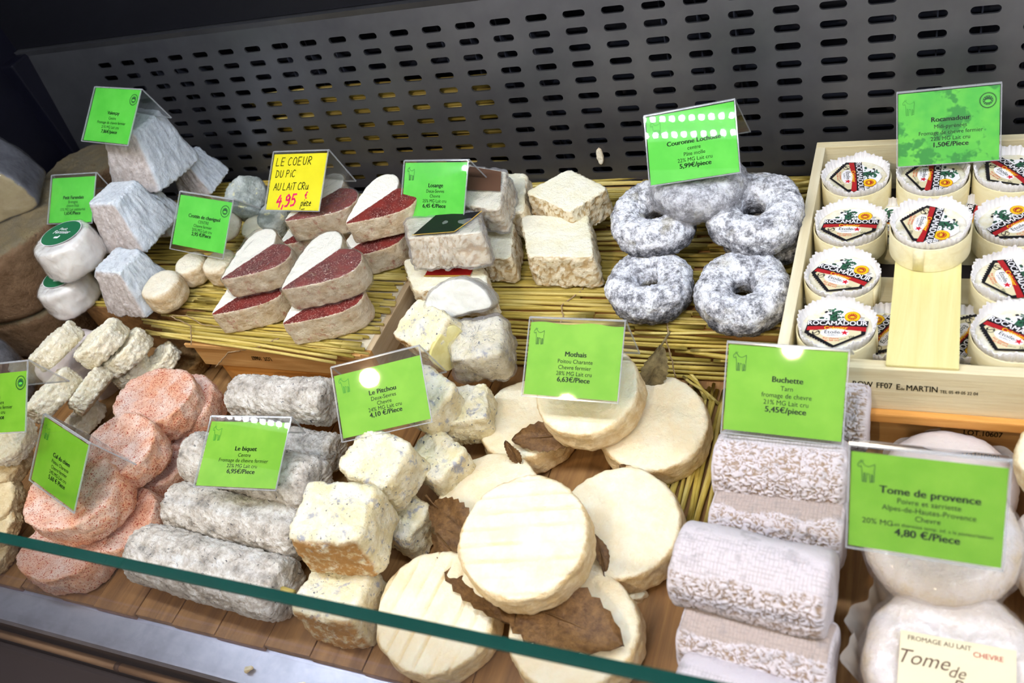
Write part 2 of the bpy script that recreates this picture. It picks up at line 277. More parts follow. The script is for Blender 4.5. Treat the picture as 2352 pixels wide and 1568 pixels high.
def normals(V, F):
    N = np.zeros_like(V)
    T = np.array([f[:3] for f in F]); Q = np.array([f[2:4] + f[:1] if len(f) == 4 else f[:3] for f in F])
    for t in (T, Q):
        n = np.cross(V[t[:, 1]] - V[t[:, 0]], V[t[:, 2]] - V[t[:, 0]])
        for i in range(3): np.add.at(N, t[:, i], n)
    return N / np.maximum(np.linalg.norm(N, axis=1), 1e-12)[:, None]
def mesh(name, V, F, mats, smooth=True, attrs=None, mi=None):
    me = bpy.data.meshes.new(name); me.from_pydata([tuple(v) for v in np.asarray(V).tolist()], [], F)
    for m in (mats if isinstance(mats, (list, tuple)) else [mats]): me.materials.append(m)
    if smooth: me.polygons.foreach_set('use_smooth', [True] * len(me.polygons))
    if mi is not None: me.polygons.foreach_set('material_index', [int(i) for i in mi])
    for k, a in (attrs or {}).items():
        at = me.attributes.new(k, 'FLOAT', 'POINT'); at.data.foreach_set('value', np.asarray(a, dtype=np.float32))
    me.update(); return me
def obj(name, me, parent=None, mat=None, label=None, cat=None, group=None, kind=None):
    o = bpy.data.objects.new(name, me); COL.objects.link(o)
    if parent is not None: o.parent = parent
    if mat is not None: o.matrix_local = mat
    for k, v in (('label', label), ('category', cat), ('group', group), ('kind', kind)):
        if v: o[k] = v
    return o
def mat4(M, t):
    m = Matrix.Identity(4)
    for i in range(3):
        for j in range(3): m[i][j] = float(M[i][j])
        m[i][3] = float(t[i])
    return m
class MB:
    """collects pieces into one mesh"""
    def __init__(s): s.V, s.F, s.I = [], [], []
    def add(s, V, F, i=0):
        b = len(s.V); s.V += [tuple(map(float, v)) for v in V]; s.F += [[b + int(x) for x in f] for f in F]; s.I += [i] * len(F); return s
    def box(s, a, b, i=0, bev=0):
        x0, y0, z0 = a; x1, y1, z1 = b
        if bev:
            bm = bmesh.new(); bmesh.ops.create_cube(bm, size=1)
            for v in bm.verts: v.co = ((x0 + x1) / 2 + v.co.x * (x1 - x0), (y0 + y1) / 2 + v.co.y * (y1 - y0), (z0 + z1) / 2 + v.co.z * (z1 - z0))
            bmesh.ops.bevel(bm, geom=list(bm.edges), offset=bev, segments=2, affect='EDGES', profile=.6)
            bm.verts.index_update(); V = [tuple(v.co) for v in bm.verts]; F = [[v.index for v in f.verts] for f in bm.faces]; bm.free()
            return s.add(V, F, i)
        return s.add([(x0, y0, z0), (x1, y0, z0), (x1, y1, z0), (x0, y1, z0), (x0, y0, z1), (x1, y0, z1), (x1, y1, z1), (x0, y1, z1)],
                     [(0, 3, 2, 1), (4, 5, 6, 7), (0, 1, 5, 4), (1, 2, 6, 5), (2, 3, 7, 6), (3, 0, 4, 7)], i)
    def tube(s, pts, r, n=6, i=0):
        P = [Vector(p) for p in pts]; m = len(P); V = []; R = r if isinstance(r, (list, tuple)) else [r] * m
        for k in range(m):
            d = (P[min(k + 1, m - 1)] - P[max(k - 1, 0)]).normalized(); u = d.orthogonal().normalized() if k == 0 else (u - d * u.dot(d)).normalized()
            w = d.cross(u)
            V += [P[k] + (u * math.cos(2 * PI * j / n) + w * math.sin(2 * PI * j / n)) * R[k] for j in range(n)]
        F = [(k * n + j, k * n + (j + 1) % n, (k + 1) * n + (j + 1) % n, (k + 1) * n + j) for k in range(m - 1) for j in range(n)]
        F += [tuple(range(n))[::-1], tuple(range((m - 1) * n, m * n))]
        return s.add(V, F, i)
    def ribbon(s, pts, w, z=0, i=0, closed=False):
        """flat stroke in the xy plane"""
        P = [np.array(p, float) for p in pts]
        if closed: P = P + [P[0]]
        for a, b in zip(P, P[1:]):
            d = b - a; L = np.hypot(*d)
            if L < 1e-9: continue
            d = d / L; n = np.array([-d[1], d[0]]) * w / 2; e = d * w * .3
            s.add([(*(a - n - e), z), (*(b - n + e), z), (*(b + n + e), z), (*(a + n - e), z)], [(0, 1, 2, 3)], i)
        return s
    def poly(s, pts, z=0, i=0):
        return s.add([(p[0], p[1], z) for p in pts], [tuple(range(len(pts)))], i)
    def disc(s, c, rx, ry, z=0, i=0, n=28, hole=0):
        t = [2 * PI * k / n for k in range(n)]
        if not hole: return s.poly([(c[0] + rx * math.cos(a), c[1] + ry * math.sin(a)) for a in t], z, i)
        V = [(c[0] + rx * f * math.cos(a), c[1] + ry * f * math.sin(a), z) for f in (1, hole) for a in t]
        return s.add(V, [(k, (k + 1) % n, n + (k + 1) % n, n + k) for k in range(n)], i)
    def text(s, body, x, y, size, z=0, i=0, align='CENTER', bold=0, rotz=0, shear=0, sx=1):
        if bold > .006:
            for n_, (q, w) in enumerate(((-1, 0), (1, 0), (0, .35), (0, -.35))): s.text(body, x + bold * 1.1 * size * (q * math.cos(rotz) - w * math.sin(rotz)), y + bold * 1.1 * size * (q * math.sin(rotz) + w * math.cos(rotz)), size, z + n_ * 1e-6, i, align, 0, rotz, shear, sx)
            return s
        c = bpy.data.curves.new('t', 'FONT'); c.body = body; c.size = 1; c.align_x = align; c.align_y = 'CENTER'; c.offset = 0; c.shear = shear; c.resolution_u = 3
        o = bpy.data.objects.new('t', c); me = bpy.data.meshes.new_from_object(o)
        V = np.array([v.co[:] for v in me.vertices]); F = [list(p.vertices) for p in me.polygons]
        bpy.data.objects.remove(o); bpy.data.meshes.remove(me); bpy.data.curves.remove(c)
        if len(V) == 0: return s
        V = V * (size * sx, size, 1); cr, sr = math.cos(rotz), math.sin(rotz)
        V = np.column_stack([V[:, 0] * cr - V[:, 1] * sr + x, V[:, 0] * sr + V[:, 1] * cr + y, np.full(len(V), z)])
        return s.add(V, F, i)
    def mesh(s, name, mats, smooth=False):
        return mesh(name, np.array(s.V), s.F, mats, smooth, mi=s.I)
    def build(s, name, mats, parent=None, smooth=False, **k):
        return obj(name, s.mesh(name, mats, smooth), parent, **k)

# ---------------------------------------------------------------- materials
def lin(h):
    c = [int(h[i:i + 2], 16) / 255 for i in (1, 3, 5)]
    return tuple((x / 12.92 if x <= .04045 else ((x + .055) / 1.055) ** 2.4) for x in c) + (1,)
class G:
    def __init__(s, name, rough=.7, spec=.3, metal=0, coat=0, sss=0):
        s.m = bpy.data.materials.new(name); s.m.use_nodes = True; s.t = s.m.node_tree; s.b = s.t.nodes['Principled BSDF']
        s.b.inputs['Roughness'].default_value = rough; s.b.inputs['Specular IOR Level'].default_value = spec
        s.b.inputs['Metallic'].default_value = metal; s.b.inputs['Coat Weight'].default_value = coat; s.b.inputs['Coat Roughness'].default_value = .12
        if sss:
            s.b.inputs['Subsurface Weight'].default_value = sss; s.b.inputs['Subsurface Radius'].default_value = (1, .7, .45); s.b.inputs['Subsurface Scale'].default_value = .006
        s._v = None
    def N(s, t): return s.t.nodes.new('ShaderNode' + t)
    def L(s, a, b): s.t.links.new(a, b)
    def vec(s):
        if s._v is None:
            tc = s.N('TexCoord'); oi = s.N('ObjectInfo'); mu = s.N('MixRGB') if False else s.N('VectorMath'); mu.operation = 'MULTIPLY_ADD'
            cb = s.N('CombineXYZ')
            for k in range(3): s.L(oi.outputs['Random'], cb.inputs[k])
            s.L(cb.outputs[0], mu.inputs[0]); mu.inputs[1].default_value = (3.1, 5.7, 4.3); s.L(tc.outputs['Object'], mu.inputs[2]); s._v = mu.outputs[0]
        return s._v
    def map(s, sc):
        v = s.N('VectorMath'); v.operation = 'MULTIPLY'; s.L(s.vec(), v.inputs[0]); v.inputs[1].default_value = sc; return v.outputs[0]
    def noise(s, sc, det=4, ro=.6, dist=0, vec=None):
        n = s.N('TexNoise'); n.inputs['Scale'].default_value = sc; n.inputs['Detail'].default_value = det; n.inputs['Roughness'].default_value = ro; n.inputs['Distortion'].default_value = dist
        s.L(vec or s.vec(), n.inputs['Vector']); return n.outputs['Fac']
    def vor(s, sc, feat='F1', vec=None, out='Distance'):
        n = s.N('TexVoronoi'); n.feature = feat; n.inputs['Scale'].default_value = sc; s.L(vec or s.vec(), n.inputs['Vector']); return n.outputs[out]
    def wave(s, sc, axis='X', dist=0, dsc=1, vec=None):
        n = s.N('TexWave'); n.bands_direction = axis; n.inputs['Scale'].default_value = sc; n.inputs['Distortion'].default_value = dist; n.inputs['Detail Scale'].default_value = dsc
        s.L(vec or s.vec(), n.inputs['Vector']); return n.outputs['Fac']
    def ramp(s, f, st, interp='LINEAR'):
        r = s.N('ValToRGB'); r.color_ramp.interpolation = interp; e = r.color_ramp.elements
        for i, (p, c) in enumerate(st):
            x = e[i] if i < 2 else e.new(p)
            x.position = p; x.color = lin(c) if isinstance(c, str) else (c, c, c, 1)
        s.L(f, r.inputs[0]); return r.outputs[0]
    def thr(s, f, a, b): return s.ramp(f, [(min(a, b), 0.0 if a < b else 1.0), (max(a, b), 1.0 if a < b else 0.0)])
    def mix(s, f, a, b):
        m = s.N('MixRGB')
        for k, x in zip(('Fac', 'Color1', 'Color2'), (f, a, b)):
            if isinstance(x, str): m.inputs[k].default_value = lin(x)
            elif isinstance(x, (int, float)): m.inputs[k].default_value = x if k == 'Fac' else (x, x, x, 1)
            else: s.L(x, m.inputs[k])
        return m.outputs[0]
    def ma(s, op, a, b=0.0):
        m = s.N('Math'); m.operation = op
        for i, x in enumerate((a, b)):
            if isinstance(x, (int, float)): m.inputs[i].default_value = x
            else: s.L(x, m.inputs[i])
        return m.outputs[0]
    def attr(s, n):
        a = s.N('Attribute'); a.attribute_name = n; return a.outputs['Fac']
    def col(s, c):
        if isinstance(c, str): s.b.inputs['Base Color'].default_value = lin(c)
        else: s.L(c, s.b.inputs['Base Color'])
        return s
    def bump(s, *hs):
        prev = None
        for h, st, d in hs:
            b = s.N('Bump'); b.inputs['Strength'].default_value = st; b.inputs['Distance'].default_value = d; s.L(h, b.inputs['Height'])
            if prev is not None: s.L(prev, b.inputs['Normal'])
            prev = b.outputs[0]
        s.L(prev, s.b.inputs['Normal']); return s
    def film(s, tint=.97, f0=.06, f1=.85, rough=.06, haze=0.0, hcol='#ffffff', bump=None):
        """thin clear sheet: mostly transparent, glossy by angle, with an optional diffuse haze"""
        tr = s.N('BsdfTransparent'); tr.inputs[0].default_value = (tint, tint, tint, 1)
        gl = s.N('BsdfGlossy'); gl.inputs['Roughness'].default_value = rough
        lw = s.N('LayerWeight'); lw.inputs[0].default_value = .5
        f = s.ma('MULTIPLY_ADD', s.ma('POWER', lw.outputs['Facing'], 4.0), f1); s.t.nodes[-1].inputs[2].default_value = f0
        mx = s.N('MixShader'); s.L(f, mx.inputs[0]); s.L(tr.outputs[0], mx.inputs[1]); s.L(gl.outputs[0], mx.inputs[2]); last = mx.outputs[0]
        if haze:
            df = s.N('BsdfDiffuse'); df.inputs[0].default_value = lin(hcol); m2 = s.N('MixShader'); m2.inputs[0].default_value = haze
            s.L(last, m2.inputs[1]); s.L(df.outputs[0], m2.inputs[2]); last = m2.outputs[0]
        if bump is not None:
            b = s.N('Bump'); b.inputs['Strength'].default_value = bump[1]; b.inputs['Distance'].default_value = bump[2]; s.L(bump[0], b.inputs['Height']); s.L(b.outputs[0], gl.inputs['Normal']); s.L(b.outputs[0], lw.inputs['Normal'])
        o = s.t.nodes['Material Output']; s.L(last, o.inputs['Surface']); s.t.nodes.remove(s.b); return s.m
def plain(name, c, rough=.6, spec=.3, metal=0, coat=0):
    return G(name, rough, spec, metal, coat).col(c).m

MAT = {}
def cheese(key, cap, capalt, side, sidealt, speck=None, sp=(160, .62, .68), bumpy=1.0, rough=.75, sss=.12, extra=None):
    g = G(key + '_rind', rough, .25, sss=sss)
    n1 = g.noise(45, 5, .65); n2 = g.noise(420, 3, .7); n3 = g.noise(130, 4, .65)
    a = g.mix(g.thr(n1, .38, .62), cap, capalt); b = g.mix(g.thr(g.noise(70, 6, .7), .36, .6), side, sidealt)
    k = g.ma('ADD', g.attr('cap'), g.ma('MULTIPLY', g.ma('SUBTRACT', n3, .5), .9))
    c = g.mix(g.thr(k, .35, .65), b, a)
    if speck: c = g.mix(g.thr(g.noise(sp[0], 4, .65), sp[1], sp[2]), c, speck)
    if extra: c = extra(g, c)
    g.col(c).bump((n3, .5 * bumpy, .004), (n2, .5 * bumpy, .0016)); MAT[key] = g.m; return g
# creamy fresh rounds on leaves
cheese('cream', '#fbf2d8', '#f6e6c2', '#efdcb4', '#d9bb88', bumpy=.9, sss=.2, extra=lambda g, c: g.mix(g.ma('MULTIPLY', g.attr('groove'), .4), c, '#dfc07e'))  # groove mask darkens the grooves, painted shade on top of the modelled dents
cheese('cream_log', '#e8e2dc', '#d8d0ca', '#e8e2dc', '#cfc4ba')
# heart: white half, paprika half
def heart_x(g, c):
    h = g.attr('half'); n = g.noise(600, 3, .8)
    red = g.mix(g.thr(n, .56, .64), '#5c1a16', '#c9a79a'); red = g.mix(g.thr(g.noise(60, 3), .4, .65), red, '#7a2a22')
    m = g.thr(g.ma('ADD', h, g.ma('MULTIPLY', g.ma('SUBTRACT', g.noise(350, 3, .8), .5), .5)), .42, .58)
    c2 = g.mix(m, '#f1efe4', red)
    cp = g.thr(g.ma('ADD', g.attr('cap'), g.ma('MULTIPLY', g.ma('SUBTRACT', g.noise(500, 2), .5), .5)), .38, .52)
    dust = g.ma('MULTIPLY', g.thr(g.noise(110, 5, .7), .56, .68), g.thr(g.attr('cap'), -.2, .6))
    s2 = g.mix(g.ma('MULTIPLY', g.thr(g.noise(90, 6, .75), .55, .66), .75), c, '#a05a48')
    return g.mix(cp, s2, c2)
cheese('heart', '#f1efe4', '#e9e6d8', '#d9cdb6', '#bfa98a', extra=heart_x)
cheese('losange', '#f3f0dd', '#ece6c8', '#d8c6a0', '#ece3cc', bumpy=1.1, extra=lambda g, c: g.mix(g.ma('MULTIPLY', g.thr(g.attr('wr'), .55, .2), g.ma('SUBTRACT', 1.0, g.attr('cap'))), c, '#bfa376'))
def ring_x(g, c):
    n = g.noise(95, 9, .78); k = g.ma('ADD', n, g.ma('MULTIPLY', g.attr('cap'), .12))
    k = g.ma('ADD', k, g.ma('MULTIPLY', g.ma('SUBTRACT', g.noise(420, 3, .8), .5), .28))
    ash = g.ramp(k, [(.41, '#303136'), (.51, '#74757c'), (.585, '#adaeb6'), (.67, '#eceef6')])
    return g.mix(g.ma('MULTIPLY', g.thr(g.noise(38, 3), .56, .66), .4), ash, '#b0a888')
cheese('ring', '#dddddd', '#dddddd', '#999999', '#999999', bumpy=1.4, extra=ring_x)
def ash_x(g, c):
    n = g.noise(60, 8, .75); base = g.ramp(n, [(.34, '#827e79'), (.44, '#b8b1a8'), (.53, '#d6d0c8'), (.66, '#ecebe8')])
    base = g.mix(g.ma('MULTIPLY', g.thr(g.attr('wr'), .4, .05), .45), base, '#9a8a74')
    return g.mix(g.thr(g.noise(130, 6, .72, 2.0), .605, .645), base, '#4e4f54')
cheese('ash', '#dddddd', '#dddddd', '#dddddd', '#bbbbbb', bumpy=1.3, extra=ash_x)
def cube_x(g, c):
    c = g.mix(g.ma('MULTIPLY', g.thr(g.noise(95, 4, .6), .57, .68), .8), c, '#9a9dae')
    return g.mix(g.thr(g.noise(260, 5, .72), .615, .66), c, '#4c5164')
cheese('cube', '#f5f0de', '#eae0b6', '#f1e9cf', '#dfcfa2', bumpy=1.3, extra=cube_x)
def tan_face(g, c):
    return g.mix(g.ma('MULTIPLY', g.attr('tan'), g.thr(g.noise(120, 5, .7), .36, .52)), c, '#b98a50')
cheese('cube_tan', '#f5f0de', '#eae0b6', '#f1e9cf', '#dfcfa2', bumpy=1.3, extra=lambda g, c: tan_face(g, cube_x(g, c)))
def pink_x(g, c):
    c = g.mix(g.ma('MULTIPLY', g.thr(g.noise(30, 3), .48, .64), .6), c, '#dc9466')
    return g.mix(g.thr(g.ma('ADD', g.noise(640, 3, .7), g.ma('MULTIPLY', g.noise(60, 3), .16)), .635, .69), c, '#a8442f')
cheese('pink', '#ebd2c5', '#dfb29c', '#d4a07e', '#e2c4b0', bumpy=1.2, extra=pink_x)
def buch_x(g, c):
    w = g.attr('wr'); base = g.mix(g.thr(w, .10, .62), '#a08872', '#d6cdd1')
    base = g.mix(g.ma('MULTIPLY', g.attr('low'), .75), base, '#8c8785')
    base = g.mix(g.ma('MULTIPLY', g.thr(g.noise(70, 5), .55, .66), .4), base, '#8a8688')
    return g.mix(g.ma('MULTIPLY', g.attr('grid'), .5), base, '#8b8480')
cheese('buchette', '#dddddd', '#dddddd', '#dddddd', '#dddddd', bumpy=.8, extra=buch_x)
def val_x(g, c):
    c = g.mix(g.ma('MULTIPLY', g.thr(g.attr('wr'), .45, .1), .35), c, '#8f939c')
    c = g.mix(g.ma('MULTIPLY', g.attr('tan'), .8), c, g.mix(g.thr(g.noise(140, 5, .7), .4, .6), '#a8968a', '#cfc2bb'))
    return g.mix(g.thr(g.noise(180, 6, .7), .68, .72), c, '#4a5150')
cheese('valencay', '#dfe4ea', '#d0d7de', '#d8dee5', '#c8d0d8', bumpy=1.0, extra=val_x)
cheese('crottin', '#ece6d4', '#e2d8c0', '#dbcdb2', '#c2a67e')
cheese('mould', '#bcc2c0', '#858d89', '#b8beba', '#8b938f', speck='#d6d2a4', sp=(70, .60, .68), bumpy=1.3)
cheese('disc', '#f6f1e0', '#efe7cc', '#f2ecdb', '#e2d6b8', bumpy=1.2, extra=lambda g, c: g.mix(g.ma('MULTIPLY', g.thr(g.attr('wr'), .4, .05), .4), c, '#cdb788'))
cheese('disc_tan', '#e3d2ac', '#d3b987', '#dcc8a0', '#b99a6c', bumpy=1.4)
cheese('brown', '#8f7248', '#7b5c34', '#a5824e', '#7b5a30', bumpy=1.2)
cheese('wheel', '#6e6450', '#786a4e', '#5e462e', '#715840', speck='#4b3a28', sp=(90, .66, .74), bumpy=1.3)
cheese('paste', '#a0906a', '#94825c', '#5a5b62', '#72727a', bumpy=.3)
g = cheese('tome', '#f8f0ee', '#f0e4da', '#ecd9b8', '#f4eae2', bumpy=1.2); g.b.inputs['Coat Weight'].default_value = .5
g = cheese('petit', '#f2f0ec', '#eceae6', '#eae6e0', '#e2dad2', bumpy=.2, rough=.35); g.b.inputs['Coat Weight'].default_value = .4
cheese('paper_wrap', '#ddd2d0', '#e6dcd8', '#d8cecb', '#e4dbd6', bumpy=.5)
cheese('dark_wrap', '#55565c', '#303136', '#3a3b40', '#6b6c72', bumpy=.8, rough=.25)
cheese('cut', '#f3f3ea', '#e9e9dc', '#dedcd0', '#ccc8b8', bumpy=.4, rough=.35)
g = G('film'); MAT['film'] = g.film(.97, .05, .8, .05, .03, bump=(g.noise(70, 3, .6, 1.5), .7, .004))
g = G('shiny_film'); MAT['shiny_film'] = g.film(.98, .12, .45, .10, .04, '#f2e8ee', bump=(g.noise(120, 4, .65, 1.5), .9, .005))
g = G('haze_film'); MAT['haze_film'] = g.film(.93, .05, .8, .1, .16, '#e6e6ee', bump=(g.noise(60, 4, .65, 2), .9, .006))
MAT['acrylic'] = G('acrylic').film(.98, .035, .9, .02)
MAT['acrylic_edge'] = G('acrylic_edge').film(.85, .08, .6, .1, .24, '#e4e8ee')
MAT['green'] = None
def card(key, a, b, c=None):
    g = G(key, .55, .3); n = g.noise(38, 4, .55)
    k = g.mix(g.thr(n, .4, .66), a, b)
    if c: k = g.mix(g.thr(g.noise(34, 4, .6), .56, .60), k, c)
    MAT[key] = g.col(k).m
card('green_card', '#57c93f', '#64d34a'); card('green_card_b', '#78b82a', '#86c236'); card('watercolour_card', '#46b83a', '#66cc40', '#279030'); card('yellow_card', '#e6dc18', '#ece422')
MAT['ink'] = plain('ink', '#14241a', .8, .1); MAT['faint_ink'] = plain('faint_ink', '#3f9a3a', .8, .1); MAT['grey_ink'] = plain('grey_ink', '#2c5a34', .8, .1); MAT['pink_ink'] = plain('pink_ink', '#ee2f6e', .7, .1); MAT['black_ink'] = plain('black_ink', '#16160c', .7, .1)
for k, c in dict(lab_white='#f6f4f8', lab_black='#121016', lab_red='#a81e22', lab_beige='#dcd2ac', lab_yellow='#f4c21c', lab_orange='#d8542c', lab_green='#2f5340', lab_star='#cc1f30', lab_leaf='#1f6b45', lab_cream='#e8dcb8', lab_brown='#5a4030', gold='#c8a24a').items(): MAT[k] = plain(k, c, .5, .3)
def wood(key, a, b, axis='X', rough=.6, sc=1.0, spec=.3):
    g = G(key, rough, spec); v = g.map({'X': (6, 90, 90), 'Y': (90, 6, 90), 'Z': (90, 90, 6)}[axis])
    n = g.noise(1.2 * sc, 6, .6, .6, v); f = g.noise(5 * sc, 3, .6, .2, v)
    c = g.mix(g.thr(n, .3, .7), a, b); c = g.mix(g.ma('MULTIPLY', g.thr(f, .55, .75), .35), c, b)
    MAT[key] = g.col(c).bump((f, .25, .0015)).m
wood('board', '#a47a4a', '#6f4e2c', 'Y', .5); wood('pale_x', '#e8dfbe', '#d4c398', 'X'); wood('pale_y', '#ece4c8', '#dccda6', 'Y'); wood('plank_pale', '#e8dfa4', '#dccf88', 'Y')
wood('warm_x', '#d0a468', '#b8854a', 'X'); wood('warm_y', '#c9b596', '#ab9472', 'Y'); wood('grey_pale', '#d8d0bc', '#c0b59c', 'X'); wood('orange_x', '#e0a458', '#c88338', 'X'); wood('dowel', '#b8906a', '#8a6440', 'X'); wood('veneer', '#ece4c0', '#e0d3a4', 'X', .55)
for i, (a, b) in enumerate((('#d8bf62', '#b39a42'), ('#c4ad52', '#9c8838'), ('#e4d282', '#c4aa58'))):
    g = G('straw_%d' % i, .45, .4); v = g.map((8, 300, 300)); n = g.noise(1, 4, .6, 0, v); oi = g.N('ObjectInfo')
    c = g.mix(g.thr(n, .3, .7), a, b); c = g.mix(g.ma('MULTIPLY', oi.outputs['Random'], .45), c, '#8d7a30'); MAT['straw%d' % i] = g.col(c).m
MAT['twine'] = plain('twine', '#a08868', .9, .1)
g = G('leaf', .55, .3); n = g.noise(160, 5, .7); MAT['leaf'] = g.col(g.mix(g.thr(n, .35, .65), '#4f3418', '#7a5a34')).bump((g.noise(240, 3), .6, .002)).m
g = G('leaf_grey', .55, .3); n = g.noise(160, 5, .7); MAT['leaf_grey'] = g.col(g.mix(g.thr(n, .35, .65), '#5a5038', '#8a7c58')).bump((g.noise(240, 3), .6, .002)).m
g = G('brushed_steel', .38, .5, .85); v = g.map((2, 2, 260)); n = g.noise(1, 4, .6, 0, v); sm = g.noise(14, 4, .6)
c = g.mix(g.thr(sm, .35, .7), '#77777a', '#66666a'); g.col(c).bump((n, .06, .001)); MAT['steel'] = g.m
MAT['duct'] = plain('duct', '#50525e', .45, .4, .5); MAT['black'] = plain('black_plastic', '#0a0a10', .5, .3); MAT['navy'] = plain('navy_plastic', '#0b0b16', .4, .3)
g = G('ledge_steel', .35, .5, .6); g.col(g.mix(g.thr(g.noise(40, 5, .7), .4, .7), '#bcbecd', '#a6a8b6')); MAT['ledge'] = g.m
MAT['dark_rail'] = plain('dark_rail', '#2b2426', .5, .3); MAT['rail_edge'] = plain('rail_edge', '#4e4e78', .35, .5, .5); MAT['rail_face'] = plain('rail_face', '#3c3436', .6, .3)
MAT['glass'] = G('pane').film(.985, .015, .8, .0)
g = G('glass_edge', .12, .5); g.col('#06342c'); MAT['glass_edge'] = g.m
MAT['wooden_rim'] = MAT['veneer']; MAT['white_lamp'] = plain('lamp_body', '#d8d8d8')
g = G('led'); g.b.inputs['Emission Color'].default_value = (.82, .89, 1, 1); g.b.inputs['Emission Strength'].default_value = 290; MAT['led'] = g.m
g = G('crimped_paper', .5, .3); g.col('#efedf0'); g.b.inputs['Transmission Weight'].default_value = 0; MAT['crimp'] = g.m
g = G('box_cheese', .6, .3, sss=.15); g.col(g.mix(g.thr(g.noise(90, 4), .4, .65), '#f3efe2', '#e9e0bc')).bump((g.noise(110, 4), .6, .004)); MAT['box_cheese'] = g.m

# ---------------------------------------------------------------- the counter: panel, walls, board, ledge, glass
K = .1347
def pan(x, z, d=0): return (x, .81 + K * (z - .1) + d, z)
def build_panel():
    X0, PX, NX = -1.0184, .04203, 30; Z0, PZ, NZ = .2413, .01772, 13; HL, HH = .0122, .0037
    mb = MB(); T = .0012
    tt = [math.pi / 2 * k / 4 for k in range(5)]
    def hole(cx, cz):
        c = HL - HH; o = []
        for (sx, a0) in ((1, 0), (-1, math.pi / 2), (-1, math.pi), (1, 1.5 * math.pi)):
            for t in tt: o.append((cx + sx * c + HH * math.cos(a0 + t), cz + HH * math.sin(a0 + t)))
        return o
    for i in range(NX):
        for j in range(NZ):
            cx, cz = X0 + PX * i, Z0 - PZ * j; h = hole(cx, cz)
            C = [(cx + PX / 2, cz + PZ / 2), (cx - PX / 2, cz + PZ / 2), (cx - PX / 2, cz - PZ / 2), (cx + PX / 2, cz - PZ / 2)]
            E = [(cx + PX / 2, cz), (cx, cz + PZ / 2), (cx - PX / 2, cz), (cx, cz - PZ / 2)]
            V = [pan(*p) for p in h] + [pan(*p) for p in C] + [pan(*p) for p in E] + [pan(*p, T * 2) for p in h]
            F = []
            for q in range(4):
                b = q * 5
                for k in range(4): F.append((b + k, 20 + q, b + k + 1))
                e0, e1 = 24 + q, 24 + (q + 1) % 4
                F.append((b, e0, 20 + q)); F.append((b + 4, 20 + q, e1)); F.append((b + 4, e1, (b + 5) % 20))
            F = [f[::-1] for f in F]
            F += [(k, (k + 1) % 20, 28 + (k + 1) % 20, 28 + k) for k in range(20)]
            mb.add(V, F)
    xl, xr = X0 - PX / 2, X0 + PX * (NX - .5); zb, zt = Z0 - PZ * (NZ - .5), Z0 + PZ / 2
    for (a, b, c, d) in ((-1.17, xl, -.05, .266), (xr, .5, -.05, .266), (xl, xr, -.05, zb), (xl, xr, zt, .266)):
        mb.add([pan(a, c), pan(b, c), pan(b, d), pan(a, d)], [(0, 1, 2, 3)])
    o = mb.build('wall_back', MAT['steel'], kind='structure')
    f = MB(); f.add([pan(-1.17, .266), pan(.5, .266), pan(.5, .2735, -.003), pan(-1.17, .2735, -.003), pan(.5, .2735, .03), pan(-1.17, .2735, .03)], [(0, 1, 2, 3), (3, 2, 4, 5)])
    f.build('rim', MAT['steel'], o)
    d = MB(); d.box((-1.17, .905, -.05), (.5, .915, .27))
    for k in range(44): d.box((-1.16 + k * .0372, .862, -.05), (-1.1585 + k * .0372, .905, .27))
    for k in range(9): d.box((-1.17, .875, .235 - k * .0354), (.5, .905, .239 - k * .0354))
    d.build('air_duct', MAT['duct'], o)
build_panel()
MB().box((-1.6, .838, .2745), (.6, .95, .84)).build('wall_upper', MAT['black'], kind='structure')
wl = MB(); wl.box((-1.30, -.1, -.12), (-1.172, .95, .84)); wl.build('wall_left', MAT['navy'], kind='structure')
MB().box((-1.18, .80, -.05), (-1.15, .845, .27), bev=.003).build('trim_corner', MAT['navy'], kind='structure')
MB().box((-1.3, -.3, -.13), (.6, .95, -.12)).build('floor', MAT['dark_rail'], kind='structure')

MB().box((-1.3, .2, .828), (.6, .95, .85)).build('ceiling', MAT['black'], kind='structure')  # unseen canopy roof over the lamp, added also to darken the back

def board():
    e = obj('cutting_board', None, label='long brown wooden display board under the cheeses, grain running front to back', cat='board'); e.location = (0, 0, 0)
    MB().box((-1.17, .222, -.019), (.28, .80, -.015)).build('base', MAT['board'], e)
    x = -1.165; k = 0
    while x < .27:
        w = .046 + .012 * ((k * 7) % 5) / 5; y0 = .216 + .003 * ((k * 5) % 3) / 3
        MB().box((x, y0, -.015), (x + w - .0008, .80, .0003 * ((k * 3) % 4)), bev=.0012).build('plank', MAT['board'], e); x += w; k += 1
board()
lg = MB(); lg.add([(-1.17, .222, -.006), (-.37, .222, -.006), (-.37, .1862, -.010), (-1.17, .1862, -.010), (-1.17, .1845, -.016), (-.37, .1845, -.016), (-1.17, .222, -.02), (-.37, .222, -.02)], [(0, 3, 2, 1), (3, 4, 5, 2), (4, 6, 7, 5), (6, 0, 1, 7), (0, 6, 4, 3), (1, 2, 5, 7)])
lg.build('trim_1', MAT['ledge'], kind='structure')
MB().box((-1.17, .19, -.12), (.3, .215, -.0205)).build('trim_2', MAT['dark_rail'], kind='structure')
MB().box((-.368, .17, -.025), (-.33, .2155, -.004), bev=.003).build('trim_3', MAT['board'], kind='structure')
rail = MB(); rail.box((-1.17, .112, -.06), (.3, .176, -.047), bev=.002); rail.build('trim_4', MAT['rail_face'], kind='structure')
MB().box((-1.17, .109, -.075), (.3, .1125, -.049), bev=.001).build('trim_5', MAT['rail_edge'], kind='structure')
dw = obj('wooden_dowel_rail', None, label='thin tan wooden rod in short lengths lying along the dark front rail', cat='rail')
x = -1.17
